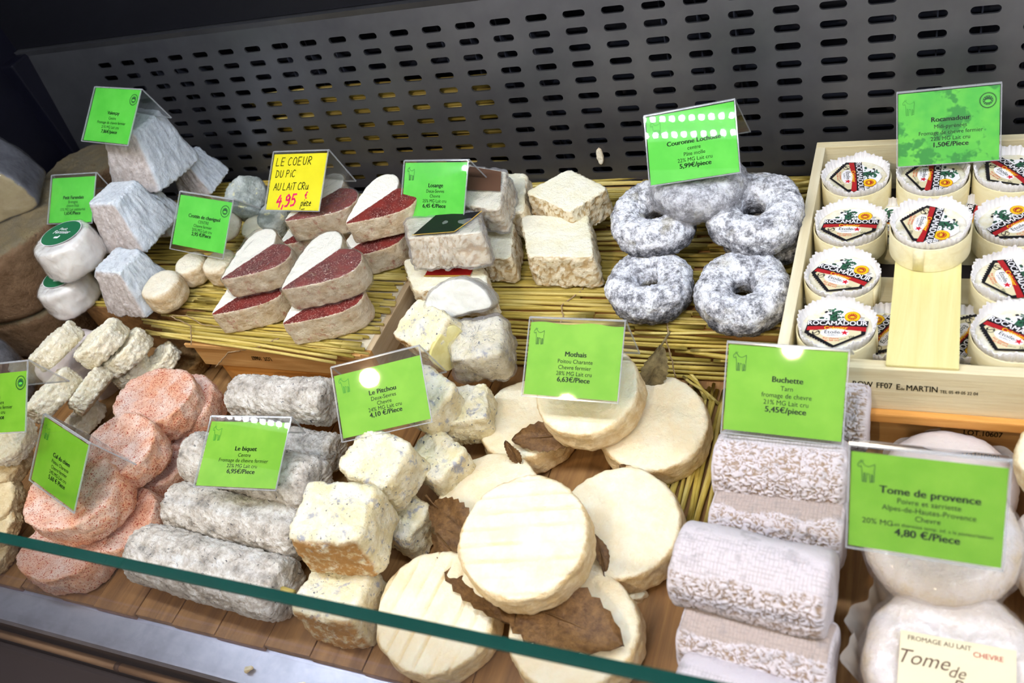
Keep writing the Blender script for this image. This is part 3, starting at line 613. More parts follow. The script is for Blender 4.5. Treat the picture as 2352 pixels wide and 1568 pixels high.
for L_ in (.30, .19, .16, .2, .2, .2, .2):
    MB().tube([(x + .001, .1815, -.043), (x + L_ - .002, .1815, -.043)], .0042, 8).build('rod', MAT['dowel'], dw, smooth=True)
    MB().tube([(x + L_ - .004, .1815, -.043), (x + L_ + .002, .1815, -.043)], .0047, 8).build('joint', MAT['lab_brown'], dw, smooth=True); x += L_
gp = obj('window_1', MB().box((-1.16, .1705, -.046), (.30, .1765, .2185)).mesh('pane', MAT['glass']), kind='structure')
MB().box((-1.16, .1692, .2187), (.30, .1768, .2205), bev=.0006).build('polished_edge', MAT['glass_edge'], gp)
# the canopy's LED tube: two rows of diodes
lt = obj('led_tube', None, label='white double row strip lamp of small diodes above the counter', cat='lamp'); 
MB().box((-1.55, .270, .812), (.75, .330, .825)).build('housing', MAT['white_lamp'], lt)
dd = MB()
for k in range(136):
    for y in (.284, .316): dd.box((-1.5 + k * .0166 - .003, y - .003, .8085), (-1.5 + k * .0166 + .003, y + .003, .8118))
dd.build('diodes', MAT['led'], lt, kind='stuff')

# ---------------------------------------------------------------- crates, risers and straw mats
def crate(name, label, x0, x1, y0, y1, z0, z1, t=.007, mx='pale_x', my='pale_y', rails=0, floor_z=None, mf=None):
    e = obj(name, None, label=label, cat='crate')
    h = z1 - z0
    MB().box((x0, y0, z0), (x1, y0 + t, z1), bev=.0008).build('front_board', MAT[mx], e)
    MB().box((x0, y1 - t, z0), (x1, y1, z1), bev=.0008).build('back_board', MAT[mx], e)
    MB().box((x0, y0 + t, z0), (x0 + t, y1 - t, z1), bev=.0008).build('side_board', MAT[my], e)
    MB().box((x1 - t, y0 + t, z0), (x1, y1 - t, z1), bev=.0008).build('side_board', MAT[my], e)
    if floor_z is not None:
        n = 5; w = (y1 - y0 - 2 * t) / n
        for k in range(n): MB().box((x0 + t, y0 + t + k * w + .001, floor_z - .004), (x1 - t, y0 + t + (k + 1) * w - .001, floor_z), bev=.0005).build('slat', MAT[mf or mx], e)
    return e
ck = crate('wooden_tray', 'pale wooden tray holding the little round boxed cheeses', -.108, .20, .486, .782, .0515, .105, .009, floor_z=.0545, mf='dark_rail')  # floor slats coloured dark: the shadow between the boxes is in the colour
MB().box((-.099, .588, .0712), (.191, .618, .0772), bev=.0006).build('cross_slat', MAT['pale_x'], ck)
MB().box((-.027, .488, .1055), (.022, .668, .108), bev=.0006).build('thin_board', MAT['plank_pale'], label='loose thin yellowish board laid across the pale tray under one box', cat='board')
def stamp(parent, items, y, mat='black_ink', flip=False, sx=.66):
    mb = MB()
    for (txt, x, z, s) in items: mb.text(txt, x, z, s, 0, align='LEFT', bold=.01, rotz=math.pi if flip else 0, sx=sx)
    mb.V = [(v[0], y, v[1]) for v in mb.V]
    return mb.build('stamped_lettering', MAT[mat], parent)
stamp(ck, [('ROW', -.0505, .0865, .0090), ('FF07', -.0335, .0863, .0090), ('E', -.0195, .0858, .0090), ('de', -.0165, .0842, .0045), ('MARTIN', -.0126, .0855, .0090), ('TEL 05 49 05 22 04', .0105, .0838, .0048)], .4857)
c2 = crate('wooden_base_crate', 'orange toned wooden crate with two ledges under the pale tray', -.106, .20, .490, .778, .002, .050, .008, 'warm_x', 'warm_y', floor_z=.046)
MB().box((-.112, .4795, .0495), (.20, .4857, .0600), bev=.0015).build('top_ledge', MAT['orange_x'], c2)
stamp(c2, [('.LOT.10607', .0275, .0335, .0088)], .4896)
hc = crate('wooden_riser_crate', 'upturned wooden crate under the straw mat of the red and white hearts', -.742, -.506, .496, .755, .036, .070, .007, 'warm_x', 'warm_y', floor_z=.0700, mf='grey_pale')
MB().box((-.750, .4935, .0650), (-.515, .4965, .0705), bev=.0008).build('front_ledge', MAT['warm_x'], hc)
stamp(hc, [('LOT .10607', -.638, .0535, .0085)], .4956, flip=True)
hb = crate('wooden_lower_crate', 'orange toned lower crate under the upturned riser crate', -.722, -.512, .499, .75, .002, .0355, .007, 'orange_x', 'warm_y', floor_z=.0352)
crate('wooden_low_riser', 'low wooden crate hidden under the long straw mat beside the tray', -.500, -.120, .572, .795, .002, .0475, .007, 'warm_x', 'warm_y', floor_z=.0470)
crate('wooden_side_riser', 'dark wooden crate in shadow under the grey pyramids', -.955, -.755, .545, .79, .002, .070, .007, 'board', 'board', floor_z=.0695)

def straw_mesh(v):
    rr = np.random.default_rng(v); n = 7; m = 9; V = []
    ph = rr.uniform(0, 6.28); 
    for k in range(m):
        u = k / (m - 1) - .5; b = .0016 * math.sin(u * 5 + ph); c = .0010 * math.sin(u * 7 + ph * 2); r = .0019 * (1 + .10 * (k % 4 == v % 4)) * (.9 if k in (0, m - 1) else 1)
        V += [(u, b + r * math.cos(2 * PI * j / n), c + .85 * r * math.sin(2 * PI * j / n)) for j in range(n)]
    F = [(k * n + j, k * n + (j + 1) % n, (k + 1) * n + (j + 1) % n, (k + 1) * n + j) for k in range(m - 1) for j in range(n)] + [tuple(range(n))[::-1], tuple(range((m - 1) * n, m * n))]
    return mesh('straw', np.array(V), F, MAT['straw%d' % (v % 3)])
STRAW = [straw_mesh(v) for v in range(9)]
def straw(parent, c, L, ang, thick=1.0, pitch=0.0):
    o = obj('straw', random.choice(STRAW), parent); o.location = c; o.rotation_euler = (random.uniform(0, 6), pitch, ang); o.scale = (L, thick, thick); return o
def twine(parent, pts, r=.0007):
    P = []
    for a, b in zip(pts, pts[1:]):
        a, b = Vector(a), Vector(b); n = max(3, int((b - a).length / .004))
        for k in range(n): P.append(a.lerp(b, k / n) + Vector((random.uniform(-1, 1), random.uniform(-1, 1), random.uniform(0, 1))) * .0007)
    P.append(Vector(pts[-1])); MB().tube(P, r, 5).build('twine', MAT['twine'], parent, smooth=True)
ma = obj('straw_mat', None, label='straw mat on the upturned crate carrying the hearts', cat='mat')
y = .496
while y < .76:
    L_ = random.uniform(.25, .30); straw(ma, (-.515 - L_ / 2 + random.uniform(-.012, .010), y, .0725 + random.uniform(0, .0012)), L_, random.gauss(-.03, .012), random.uniform(.8, 1.15)); y += .0030
for k in range(9): straw(ma, (-.67 + random.uniform(-.02, .03), .492 + k * .0045, .0752), random.uniform(.24, .30), random.gauss(-.05, .02), .95)
y = .548
while y < .79:
    L_ = .26; straw(ma, (-.852, y, .0725), .20 + random.uniform(-.02, .02), random.gauss(0, .012), 1.05); y += .0036
twine(ma, [(-.790, .528, .078), (-.748, .514, .079), (-.738, .500, .0785), (-.737, .492, .072)]); twine(ma, [(-.790, .528, .078), (-.765, .53, .0785), (-.735, .518, .078), (-.70, .515, .078)])
twine(ma, [(-.62, .505, .077), (-.64, .494, .074), (-.69, .4935, .062), (-.725, .4925, .036)], .0008)
mbm = obj('straw_mat', None, label='long straw mat beside the tray, hanging over the front of the low riser', cat='mat')
y = .566
while y < .80:
    x = -.498
    while x < -.13:
        L_ = min(random.uniform(.17, .36), -.108 - x + random.uniform(-.01, .012))
        if L_ < .03: break
        straw(mbm, (x + L_ / 2, y + random.uniform(-.001, .001), .0500 + random.uniform(0, .0022)), L_, random.gauss(.012, .012), random.uniform(.85, 1.25)); x += L_ + .002
    y += .0037
z = .0475
while z > .002:
    x = -.46 + random.uniform(-.02, .02)
    while x < -.14:
        L_ = min(random.uniform(.2, .36), -.112 - x + random.uniform(-.012, .012))
        if L_ < .04: break
        straw(mbm, (x + L_ / 2, .5655 - (.0475 - z) * .28 + random.uniform(-.001, .001), z), L_, random.gauss(0, .008), random.uniform(.85, 1.2)); x += L_ + .003
    z -= .0046
twine(mbm, [(-.31, .66, .054), (-.318, .615, .0535), (-.332, .592, .054), (-.325, .575, .0535), (-.33, .5635, .05), (-.33, .556, .03)])
twine(mbm, [(-.215, .62, .054), (-.223, .585, .054), (-.218, .566, .053), (-.220, .560, .045), (-.216, .553, .025), (-.214, .549, .006)])
for k in range(3): straw(mbm, (-.196 + .004 * k, .547 - .005 * k, .006), .05, -.9 + .12 * k, .9)
mc = obj('straw_mat', None, label='straw mat lying on the board under the row of wrinkled white logs', cat='mat')
x = -.196
while x < -.122:
    straw(mc, (x, .465 + random.uniform(-.004, .004), .0035), .155 + random.uniform(-.01, .01), math.pi / 2 + random.gauss(0, .01), 1.05); x += .0038
md = obj('straw_mat', None, label='rolled straw mat standing behind the perforated back panel', cat='mat')
for k in range(30):
    z = .178 - k * .0042; straw(md, (-.64 + random.uniform(-.008, .008), .81 + K * (z - .1) + .012 + random.uniform(0, .004), z), .35, random.gauss(0, .006), 1.25)

# ---------------------------------------------------------------- cheeses
# material, kind of roughness, name, category, group, label
G_H, G_L, G_R, G_D = 'paprika hearts on the straw mat', 'lozenge cheeses on the long straw mat', 'ash ring cheeses by the tray', 'little ivory discs in the heap'
G_P, G_A, G_K, G_M = 'pink speckled ovals', 'grey ash logs', 'blue speckled cubes', 'cream rounds on brown leaves'
G_B, G_T, G_V, G_C = 'wrinkled white logs', 'film wrapped rounds', 'grey pyramids', 'small drum cheeses'
INFO = {
 'h1': ('heart', 'heart', 'heart_cheese', G_H, 'red and white heart cheese in clear film, on top of the front stack'),
 'h2': ('heart', 'heart', 'heart_cheese', G_H, 'unwrapped red and white heart cheese under the film wrapped one, nearest the crate corner'),
 'h3': ('heart', 'heart', 'heart_cheese', G_H, 'film wrapped red and white heart beside the crottin price tag'),
 'h4': ('heart', 'heart', 'heart_cheese', G_H, 'lower heart of the stack beside the white drums, mostly covered, white lobe showing'),
 'h5': ('heart', 'heart', 'heart_cheese', G_H, 'film wrapped heart under the yellow handwritten tag'),
 'h6': ('heart', 'heart', 'heart_cheese', G_H, 'unwrapped heart with deep red half, partly behind the lozenge price tag'),
 'h7': ('heart', 'heart', 'heart_cheese', G_H, 'bottom heart showing only a red rimmed side, beside the wrapped lozenge'),
 'h8': ('heart', 'heart', 'heart_cheese', G_H, 'heart almost hidden under the one with the yellow tag'),
 'l1': ('losange', 'wrink', 'lozenge_cheese', G_L, 'lozenge cheese leaning by the perforated panel, farthest back'),
 'l2': ('losange', 'wrink', 'lozenge_cheese', G_L, 'big pale lozenge cheese with a ragged tan side, next to the rings'),
 'l3': ('losange', 'wrink', 'lozenge_cheese', G_L, 'lozenge cheese half covered by the film wrapped ones, black fleck on its top'),
 'l4': ('losange', 'wrink', 'lozenge_cheese', G_L, 'film wrapped lozenge cheese behind the clear leg of the lozenge tag'),
 'l5': ('losange', 'wrink', 'lozenge_cheese', G_L, 'lozenge cheese squeezed behind the wrapped one by the panel'),
 'l6': ('losange', 'wrink', 'lozenge_cheese', G_L, 'film wrapped lozenge with a dark gilt edged label, lozenge tag standing on it'),
 'l7': ('losange', 'wrink', 'lozenge_cheese', G_L, 'lozenge under the gilt labelled one, white corner showing, red strip on top'),
 'c1': ('ring', 'lump', 'ring_cheese', G_R, 'ash ring cheese lying flat on the straw next to the big lozenge'),
 'c2': ('ring', 'lump', 'ring_cheese', G_R, 'largest ash ring cheese, lying flat against the pale tray'),
 'c3': ('ring', 'lump', 'ring_cheese', G_R, 'darker ash ring tilted behind the flat one by the lozenges'),
 'c4': ('ring', 'lump', 'ring_cheese', G_R, 'ash ring leaning beside the tray with its hole facing out'),
 'c5': ('ring', 'lump', 'ring_cheese', G_R, 'topmost ash ring, in a wrinkled film, under the ring tag'),
 'c6': ('ring', 'lump', 'ring_cheese', G_R, 'ash ring in shadow beneath the leaning one'),
 'w1': ('disc', 'crinkle', 'cheese_disc', G_D, 'topmost ivory disc of the heap, in front of the grey paper parcel'),
 'w2': ('disc', 'crinkle', 'cheese_disc', G_D, 'second ivory disc of the heap, leaning on the topmost one'),
 'w3': ('disc', 'crinkle', 'cheese_disc', G_D, 'third ivory disc of the heap, with a scalloped edge'),
 'w4': ('disc', 'crinkle', 'cheese_disc', G_D, 'ivory disc at the heap foot above the first pink oval'),
 'w5': ('disc', 'crinkle', 'cheese_disc', G_D, 'bluish hollowed disc beside the brown drum'),
 'w6': ('disc', 'crinkle', 'cheese_disc', G_D, 'steeply leaning ivory disc in the middle of the heap'),
 'w7': ('disc', 'crinkle', 'cheese_disc', G_D, 'ivory disc seen through the clear leg of the cut off tag'),
 'w8': ('disc', 'crinkle', 'cheese_disc', G_D, 'ivory disc low in the shadow behind the pink ovals'),
 'w9': ('brown', 'lump', 'small_cheese', G_C, 'brown drum cheese in the shade of the upturned crate'),
 'w10': ('disc', 'crinkle', 'cheese_disc', G_D, 'ivory disc under the tag that the frame cuts off'),
 'w11': ('disc_tan', 'crinkle', 'cheese_disc', G_D, 'second disc of the pile by the frame edge, tan sided'),
 'w12': ('disc_tan', 'crinkle', 'cheese_disc', G_D, 'third disc of the pile by the frame edge, yellowish'),
 'w13': ('disc_tan', 'crinkle', 'cheese_disc', G_D, 'fourth disc of the pile by the frame edge, above the glass line'),
 'w14': ('disc_tan', 'crinkle', 'cheese_disc', G_D, 'lowest disc of the pile by the frame edge, seen through the glass'),
 'p1': ('pink', 'lump', 'oval_cheese', G_P, 'pink oval cheese with red specks, farthest of the upper ones, beside a grey log'),
 'p2': ('pink', 'lump', 'oval_cheese', G_P, 'pink oval cheese in the middle, partly behind the clear leg of the slanted tag'),
 'p3': ('pink', 'lump', 'oval_cheese', G_P, 'pink oval carrying the slanted green tag, greyish bloom on its top'),
 'p4': ('pink', 'lump', 'oval_cheese', G_P, 'orange tinted oval crossed by the glass edge, lowest in front'),
 'p5': ('pink', 'lump', 'oval_cheese', G_P, 'pink oval mostly hidden, touching the end of the upper grey log'),
 'p6': ('pink', 'lump', 'oval_cheese', G_P, 'pink oval beneath the middle one, its edge showing by the goat log tag'),
 'p7': ('pink', 'lump', 'oval_cheese', G_P, 'pink oval in shade between the tag oval and the grey logs'),
 'g1': ('ash', 'wavy', 'log_cheese', G_A, 'grey log at the back, end against the blue cube tag'),
 'g2': ('ash', 'wavy', 'log_cheese', G_A, 'dark grey log almost hidden behind the goat log tag'),
 'g3': ('ash', 'wavy', 'log_cheese', G_A, 'grey log carrying the goat log tag'),
 'g4': ('ash', 'wavy', 'log_cheese', G_A, 'grey log with black flecks, second from the glass'),
 'g5': ('ash', 'wavy', 'log_cheese', G_A, 'big grey log crossed by the glass edge, a straw end in its face'),
 'q1': ('cube_tan', 'lump', 'cheese_cube', G_K, 'largest blue speckled cube with a tan front face'),
 'q2': ('cube', 'lump', 'cheese_cube', G_K, 'blue speckled cube with a yellowish underside, below the slanted pitchou tag'),
 'q3': ('cube_tan', 'lump', 'cheese_cube', G_K, 'blue speckled cube crossed by the glass edge'),
 'q4': ('cube', 'lump', 'cheese_cube', G_K, 'blue speckled cube beside the stalk of the brown leaf'),
 'q5': ('cube', 'lump', 'cheese_cube', G_K, 'blue speckled cube between the leaf rounds and the yellow bellied one'),
 'q6': ('cube', 'lump', 'cheese_cube', G_K, 'pale cube seen beside the clear leg of the slanted pitchou tag'),
 'q7': ('cube', 'lump', 'cheese_cube', G_K, 'speckled cube next to the rearmost cream round'),
 'q8': ('cube_tan', 'lump', 'cheese_cube', G_K, 'broken open cube with a pale yellow cut face'),
 'q9': ('cube', 'lump', 'cheese_cube', G_K, 'blue speckled cube wrapped in crumpled clear film'),
 'm1': ('cream', 'soft', 'round_cheese', G_M, 'cream round on top in front, with straight grooves across it'),
 'm2': ('cream', 'soft', 'round_cheese', G_M, 'cream round beside the bare board, tilted, a torn bit at its foot'),
 'm3': ('cream', 'soft', 'round_cheese', G_M, 'cream round half under the grooved one, by the leaf with a stalk'),
 'm4': ('cream', 'soft', 'round_cheese', G_M, 'grooved cream round crossed by the glass edge, next to the cubes'),
 'm5': ('cream', 'soft', 'round_cheese', G_M, 'cream round with the big leaf on it, by the bottom of the frame'),
 'm6': ('cream', 'soft', 'round_cheese', G_M, 'cream round at the back beside the cubes, half under the tagged one'),
 'm7': ('cream', 'soft', 'round_cheese', G_M, 'cream round at the back beside the buchette tag'),
 'm8': ('cream', 'soft', 'round_cheese', G_M, 'cream round lying on two others and carrying a price tag'),
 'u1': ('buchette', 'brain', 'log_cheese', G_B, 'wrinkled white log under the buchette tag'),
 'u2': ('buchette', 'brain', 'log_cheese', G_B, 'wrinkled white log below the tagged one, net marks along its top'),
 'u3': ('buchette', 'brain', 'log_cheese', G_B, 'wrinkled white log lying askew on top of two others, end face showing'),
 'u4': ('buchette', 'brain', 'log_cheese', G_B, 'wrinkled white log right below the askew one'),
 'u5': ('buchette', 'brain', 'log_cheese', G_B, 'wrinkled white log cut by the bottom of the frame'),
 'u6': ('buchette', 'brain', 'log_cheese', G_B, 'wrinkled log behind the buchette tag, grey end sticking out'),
 't1': ('tome', 'soft', 'wrapped_cheese', G_T, 'film wrapped round under the pepper and savory tag'),
 't2': ('tome', 'soft', 'wrapped_cheese', G_T, 'shiny film wrapped round with a printed cream label'),
 't3': ('paper_wrap', 'soft', 'wrapped_cheese', G_T, 'round in pinkish paper before the orange crate'),
 't4': ('cream', 'soft', 'round_cheese', None, 'pale cream cheese cut by the frame beside the orange crate'),
 't5': ('tome', 'soft', 'wrapped_cheese', G_T, 'wrapped round behind the pepper and savory tag, at the frame edge'),
 'v1': ('valencay', 'wrink', 'pyramid_cheese', G_V, 'topmost grey pyramid cheese, tipped over, tag standing on it'),
 'v2': ('valencay', 'wrink', 'pyramid_cheese', G_V, 'grey pyramid in the middle of its stack with a pinkish face'),
 'v3': ('valencay', 'wrink', 'pyramid_cheese', G_V, 'lowest grey pyramid of the stack, next to the glossy white rounds'),
 'v4': ('valencay', 'wrink', 'pyramid_cheese', G_V, 'grey pyramid leaning alone against the panel'),
 'v5': ('valencay', 'wrink', 'pyramid_cheese', G_V, 'grey pyramid hidden in the shade behind the middle one'),
 'cr1': ('mould', 'lump', 'small_cheese', G_C, 'small drum with grey green mould by the panel'),
 'cr2': ('crottin', 'soft', 'small_cheese', G_C, 'cream drum alone in front of the lowest pyramid'),
 'cr3': ('crottin', 'soft', 'small_cheese', G_C, 'cream drum under the crottin tag, nearer the pyramids'),
 'cr4': ('crottin', 'soft', 'small_cheese', G_C, 'cream drum under the crottin tag, touching the hearts'),
 'cr5': ('crottin', 'soft', 'small_cheese', G_C, 'cream drum standing on edge behind the crottin tag'),
 'cr6': ('crottin', 'soft', 'small_cheese', G_C, 'flattish cream drum below the mouldy one'),
 'cr7': ('mould', 'soft', 'small_cheese', G_C, 'bluish drum behind the yellow tag'),
 's1': ('petit', 'soft', 'white_round_cheese', 'glossy white rounds', 'upper glossy white round with a green oval label'),
 's2': ('petit', 'soft', 'white_round_cheese', 'glossy white rounds', 'lower glossy white round under its twin'),
}
ROUGH = {'heart': [(.0009, .008), (.0003, .002)], 'wrink': [(.0018, .016), (.0008, .004)], 'lump': [(.0030, .028), (.0012, .007)], 'crinkle': [(.0015, .020), (.0009, .005)],
         'wavy': [(.0015, .022), (.0008, .006)], 'soft': [(.0016, .022), (.0006, .006)], 'brain': [(.0010, .03)]}
OBJ = {}
def shift_xy(seed): return np.array([seed * 3.17 % 19, seed * 7.31 % 23, seed * 1.93 % 29])
def build_cheese(key, seed):
    kind, p, r, s, loc = PLACE[key]; mat, ro, name, grp, label = INFO[key]
    p = dict(p)
    if mat == 'buchette': p.update(n=190, side=150)
    if mat == 'cream': p.update(capr=34, n=200)
    if kind == 'box': p.update()
    V, F, C = shape(kind, **p); V = V * s; N = normals(V, F); A = {'cap': C}; o3 = shift_xy(seed)
    if kind == 'heart':
        A['half'] = np.clip(V[:, 0] / .006 + .5, 0, 1)
    side = 1 - C * (.75 if ro in ('wrink', 'heart') else .45 if ro == 'soft' else .2)
    D = 0
    for a, sc in ROUGH[ro]: D = D + a * fbm(V / sc + o3, 3)
    if mat == 'buchette':
        q = V / np.array([.0048, .0027, .0027]) + o3; wq = np.stack([pn(q * .7 + 5), pn(q * .7 + 11), pn(q * .7 + 23)], 1)
        w = np.abs(pn(q + 1.1 * wq)); wr = np.clip(w * 2.6, 0, 1)
        ang = np.arctan2(V[:, 1], V[:, 2] - V[:, 2].mean()); c = PLACE[key][4]
        ad = -np.degrees(ang) + 16 * pn(V / np.array([.04, .02, .02]) + o3); a0 = {'u1': -12, 'u2': 14, 'u3': 34, 'u4': 20, 'u5': 30, 'u6': -20}[key]
        zone = np.clip((ad - a0) / 9, 0, 1) * (ad < 175)
        gx = np.abs(((V[:, 0] / .0026 + .5 * pn(V / .01 + o3)) % 1) - .5); ga = np.abs(((ang / .085 + .5 * pn(V / .012 + o3 + 9)) % 1) - .5)
        grid = np.maximum(np.clip((gx - .34) * 7, 0, 1), np.clip((ga - .34) * 7, 0, 1)) * (1 - zone * .8) * np.clip((ad - a0 + 52) / 8, 0, 1) * .75
        tanz = (1 - zone) * (key in ('u2', 'u4')) * np.clip((ad + 60) / 10, 0, 1)
        wr = wr * zone + (1 - zone) * np.where(tanz > .5, .30, .9); wr = np.where(C > .5, .8, wr)
        D = D + (wr - .5) * .0021 * (zone * .9 + .1) - grid * .0006
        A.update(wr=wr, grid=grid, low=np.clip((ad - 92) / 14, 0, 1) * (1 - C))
    elif ro in ('wrink', 'wavy', 'crinkle', 'lump'):
        q = V / (.0050 if ro != 'wavy' else .0060) + o3; wq = np.stack([pn(q * .6 + 5), pn(q * .6 + 11), pn(q * .6 + 23)], 1)
        wr = np.clip(np.abs(pn(q * (1, 1, 1.6) + .9 * wq)) * 2.4, 0, 1); D = D + (wr - .6) * .0020 * side * (.5 if ro == 'lump' else 1); A['wr'] = wr
    if kind == 'box':
        A['tan'] = np.clip((-N[:, 1] - .6) * 6, 0, 1) * (1 - C)
    if mat == 'cream' and key in ('m1', 'm4'):
        u = V[:, 1] / .0135 + .08 * pn(V / .02 + o3); g_ = np.exp(-(((u % 1) - .5) / .075) ** 2) * np.clip(pn(V / (.03, .008, .01) + o3) * 2 + .8, 0, 1); D = D - .0055 * g_ * C; A['groove'] = g_ * C
    if mat == 'cream': D = D + .0013 * np.clip(pn(V / (.012, .012, .006) + o3), 0, 1) * (1 - C)
    if key == 'w5': D = D - .006 * C * np.exp(-(np.linalg.norm(V[:, :2], axis=1) / .012) ** 2)
    V = V + N * (D * (side if ro in ('wrink', 'soft', 'heart') else 1) if not np.isscalar(D) else 0)[:, None]
    V0 = V.copy(); keep = V[:, 2] < .0004; V[keep & (N[:, 2] < -.8), 2] = 0
    if key == 'q8':
        pass
    cat = 'cheese'
    o = obj(name, mesh(name, V, F, MAT[mat], attrs=A), mat=mat4(rot(*r), loc), label=label, cat=cat, group=grp); OBJ[key] = (o, V, F, s)
    return o
for i, k in enumerate(INFO): build_cheese(k, i + 1)

def wrap(key, off=.0009, bumpy=.0022, sc=.02, mat='film'):
    o, V, F, s = OBJ[key]; N = normals(V, F); q = V / sc + 3.3
    W_ = V + N * (off + bumpy * np.clip(np.abs(pn(q)) * 1.4 + .3 * pn(q * 2.3), 0, 1))[:, None]
    obj('plastic_wrap', mesh('plastic_wrap', W_, F, MAT[mat]), o, label='clear plastic film')
for k in ('h1', 'h3', 'h5'): wrap(k)
for k in ('l4', 'l6', 'q9', 'c5'): wrap(k, mat='haze_film', bumpy=.0035)
for k in ('t1', 't2'): wrap(k, .0012, .003, .022, 'shiny_film')
for k in ('s1', 's2'): wrap(k, .0006, .0008, .04, 'film')
def on_top(key, z=None): return OBJ[key][0]
# printed labels that belong to their cheese
def lab_oval(key):
    o, V, F, s = OBJ[key]; z = V[:, 2].max() + .0016; mb = MB()
    mb.disc((0, .004),   .0305 * s, .027 * s, z, 0, 40).disc((0, .004), .0295 * s, .026 * s, z + .0002, 1, 40)
    mb.text('Petit', -.002, .0125 * s, .0075 * s, z + .0004, 2, bold=.01, shear=.2); mb.text('Fermier', 0, .006 * s, .0095 * s, z + .0004, 2, bold=.015, shear=.2)
    mb.poly([(-.004, -.006), (.003, -.006), (.004, -.001), (.002, -.001), (.0015, -.003), (-.004, -.003)], z + .0004, 2)
    mb.build('oval_label', [MAT['lab_white'], MAT['lab_leaf'], MAT['lab_white']], o, label='green oval label')
lab_oval('s1'); lab_oval('s2')
def tome_label():
    o, V, F, s = OBJ['t2']; mb = MB(); z = V[:, 2].max() + .0042
    mb.poly([(-.030, -.034), (.034, -.034), (.034, .012), (-.030, .012)], z, 0)
    mb.text('FROMAGE AU LAIT', -.008, .008, .0042, z + .0002, 1, bold=.01); mb.text('CHEVRE', .019, .005, .0045, z + .0002, 2, bold=.01)
    mb.text('Tome', -.017, -.004, .0125, z + .0002, 1, shear=.35); mb.text('de', .002, -.008, .010, z + .0002, 1, shear=.35); mb.text('Provence', .019, -.016, .0105, z + .0002, 1, shear=.35); mb.text('POIVRE ET SARRIETTE', 0, -.024, .004, z + .0002, 1, bold=.01)
    mb.build('printed_label', [MAT['lab_cream'], MAT['lab_brown'], MAT['lab_red']], o, label='cream printed label')
tome_label()
def gilt():
    o, V, F, s = OBJ['l6']; z = V[:, 2].max() + .0024; mb = MB()
    mb.poly([(-.024, -.026), (.022, -.026), (.030, -.002), (.034, .020), (-.018, .020)], z, 0)
    mb.ribbon([(-.024, -.026), (.022, -.026), (.030, -.002), (.034, .020)], .0018, z + .0003, 1)
    mb.build('gilt_label', [MAT['lab_black'], MAT['gold']], o, label='dark label with a gold edge')
    o, V, F, s = OBJ['l7']; z = V[:, 2].max() + .0006; mb = MB(); mb.poly([(-.022, -.006), (.030, -.006), (.030, .02), (-.022, .02)], z, 0); mb.ribbon([(-.022, -.006), (.030, -.006)], .002, z + .0002, 1)
    mb.build('gilt_label', [MAT['lab_red'], MAT['gold']], o, label='red label with a gold edge')
    o, V, F, s = OBJ['l4']; z = V[:, 2].max() + .003; mb = MB(); mb.poly([(-.02, -.012), (.034, -.004), (.02, .022), (-.02, .022)], z, 0); mb.build('dark_label', [MAT['lab_brown']], o, label='dark brown label')
gilt()
# broken open cube: pale yellow paste showing, with curled rind
o, V, F, s = OBJ['q8']
pv, pf, pc = slab(outline('super', 48, a=.019, b=.021, p=3) * 1.0, .004, .0012, .0012, capr=5)
pv = pv + normals(pv, pf) * (.0009 * pn(pv / .008))[:, None]
g = G('paste_yellow', .4, .4, sss=.2); g.col(g.mix(g.thr(g.noise(60, 3), .4, .65), '#e9dfa6', '#d9cc86')); MAT['paste_yellow'] = g.m
obj('cut_face', mesh('cut_face', pv, pf, MAT['paste_yellow'], attrs={'cap': pc}), o, mat4(rot(0, 82, 0) , (.0335 * s, -.004, .027 * s)), label='pale yellow cut face')
# straw end in the face of the front log
o, V, F, s = OBJ['g5']
MB().tube([(V[:, 0].max() - .01, -.002, .034), (V[:, 0].max() + .010, -.003, .034)], .0038, 9).build('straw_core', MAT['straw2'], o, smooth=True, label='yellow straw end')

# other cheeses that need their own build
def free_cheese(name, V, F, C, mat, M, t, label, grp=None, rough=((.0012, .02),), attrs=None, seed=3):
    N = normals(V, F); D = sum(a * fbm(V / sc + shift_xy(seed), 3) for a, sc in rough); V = V + N * D[:, None]
    return obj(name, mesh(name, V, F, MAT[mat], attrs={'cap': C, **(attrs or {})}), mat=mat4(M, t), label=label, cat='cheese', group=grp), V, F
def wedge():
    pts = [(-.045, -.012)] + [(.045 * math.cos(a) , -.012 + .044 * math.sin(a)) for a in np.linspace(0, PI, 14)]
    out = outline('poly', 96, pts=[(x, y - .006) for x, y in pts], soft=1)
    V, F, C = slab(out * .78, .026, .002, .003)
    o, V, F = free_cheese('cheese_wedge', V, F, C, 'cut', rot(20, 52, -75), (-.413, .553, .098), 'white half moon wedge in film leaning on the lozenge stack', rough=((.0012, .015),))
    N = normals(V, F); obj('plastic_wrap', mesh('plastic_wrap', V + N * (.001 + .003 * np.abs(pn(V / .016)))[:, None], F, MAT['haze_film']), o, label='clear plastic film')
wedge()
D_OUT = [(-.085, -.05)] + [(.085 * math.cos(a) if math.cos(a) < 0 else .085 * math.cos(a), .105 * math.sin(a) - .05) for a in np.linspace(PI, 0, 18)] 
V, F, C = slab(outline('poly', 120, pts=D_OUT[::-1], soft=2), .09, .006, .012)
Mx = np.array([[.80, 0, .60], [.60, 0, -.80], [0, 1, 0]], float); Mx[:, 0] = np.cross(Mx[:, 1], Mx[:, 2])
big, V, F = free_cheese('cheese_half_wheel', V, F, C, 'paste', Mx, (-1.147, .650, .211), 'cut half wheel with tan paste and grey film covered rind', 'big wheels by the dark wall')
N = normals(V, F); obj('plastic_wrap', mesh('plastic_wrap', V + N * (.001 + .003 * np.abs(pn(V / .03)))[:, None], F, MAT['film']), big, label='clear plastic film')
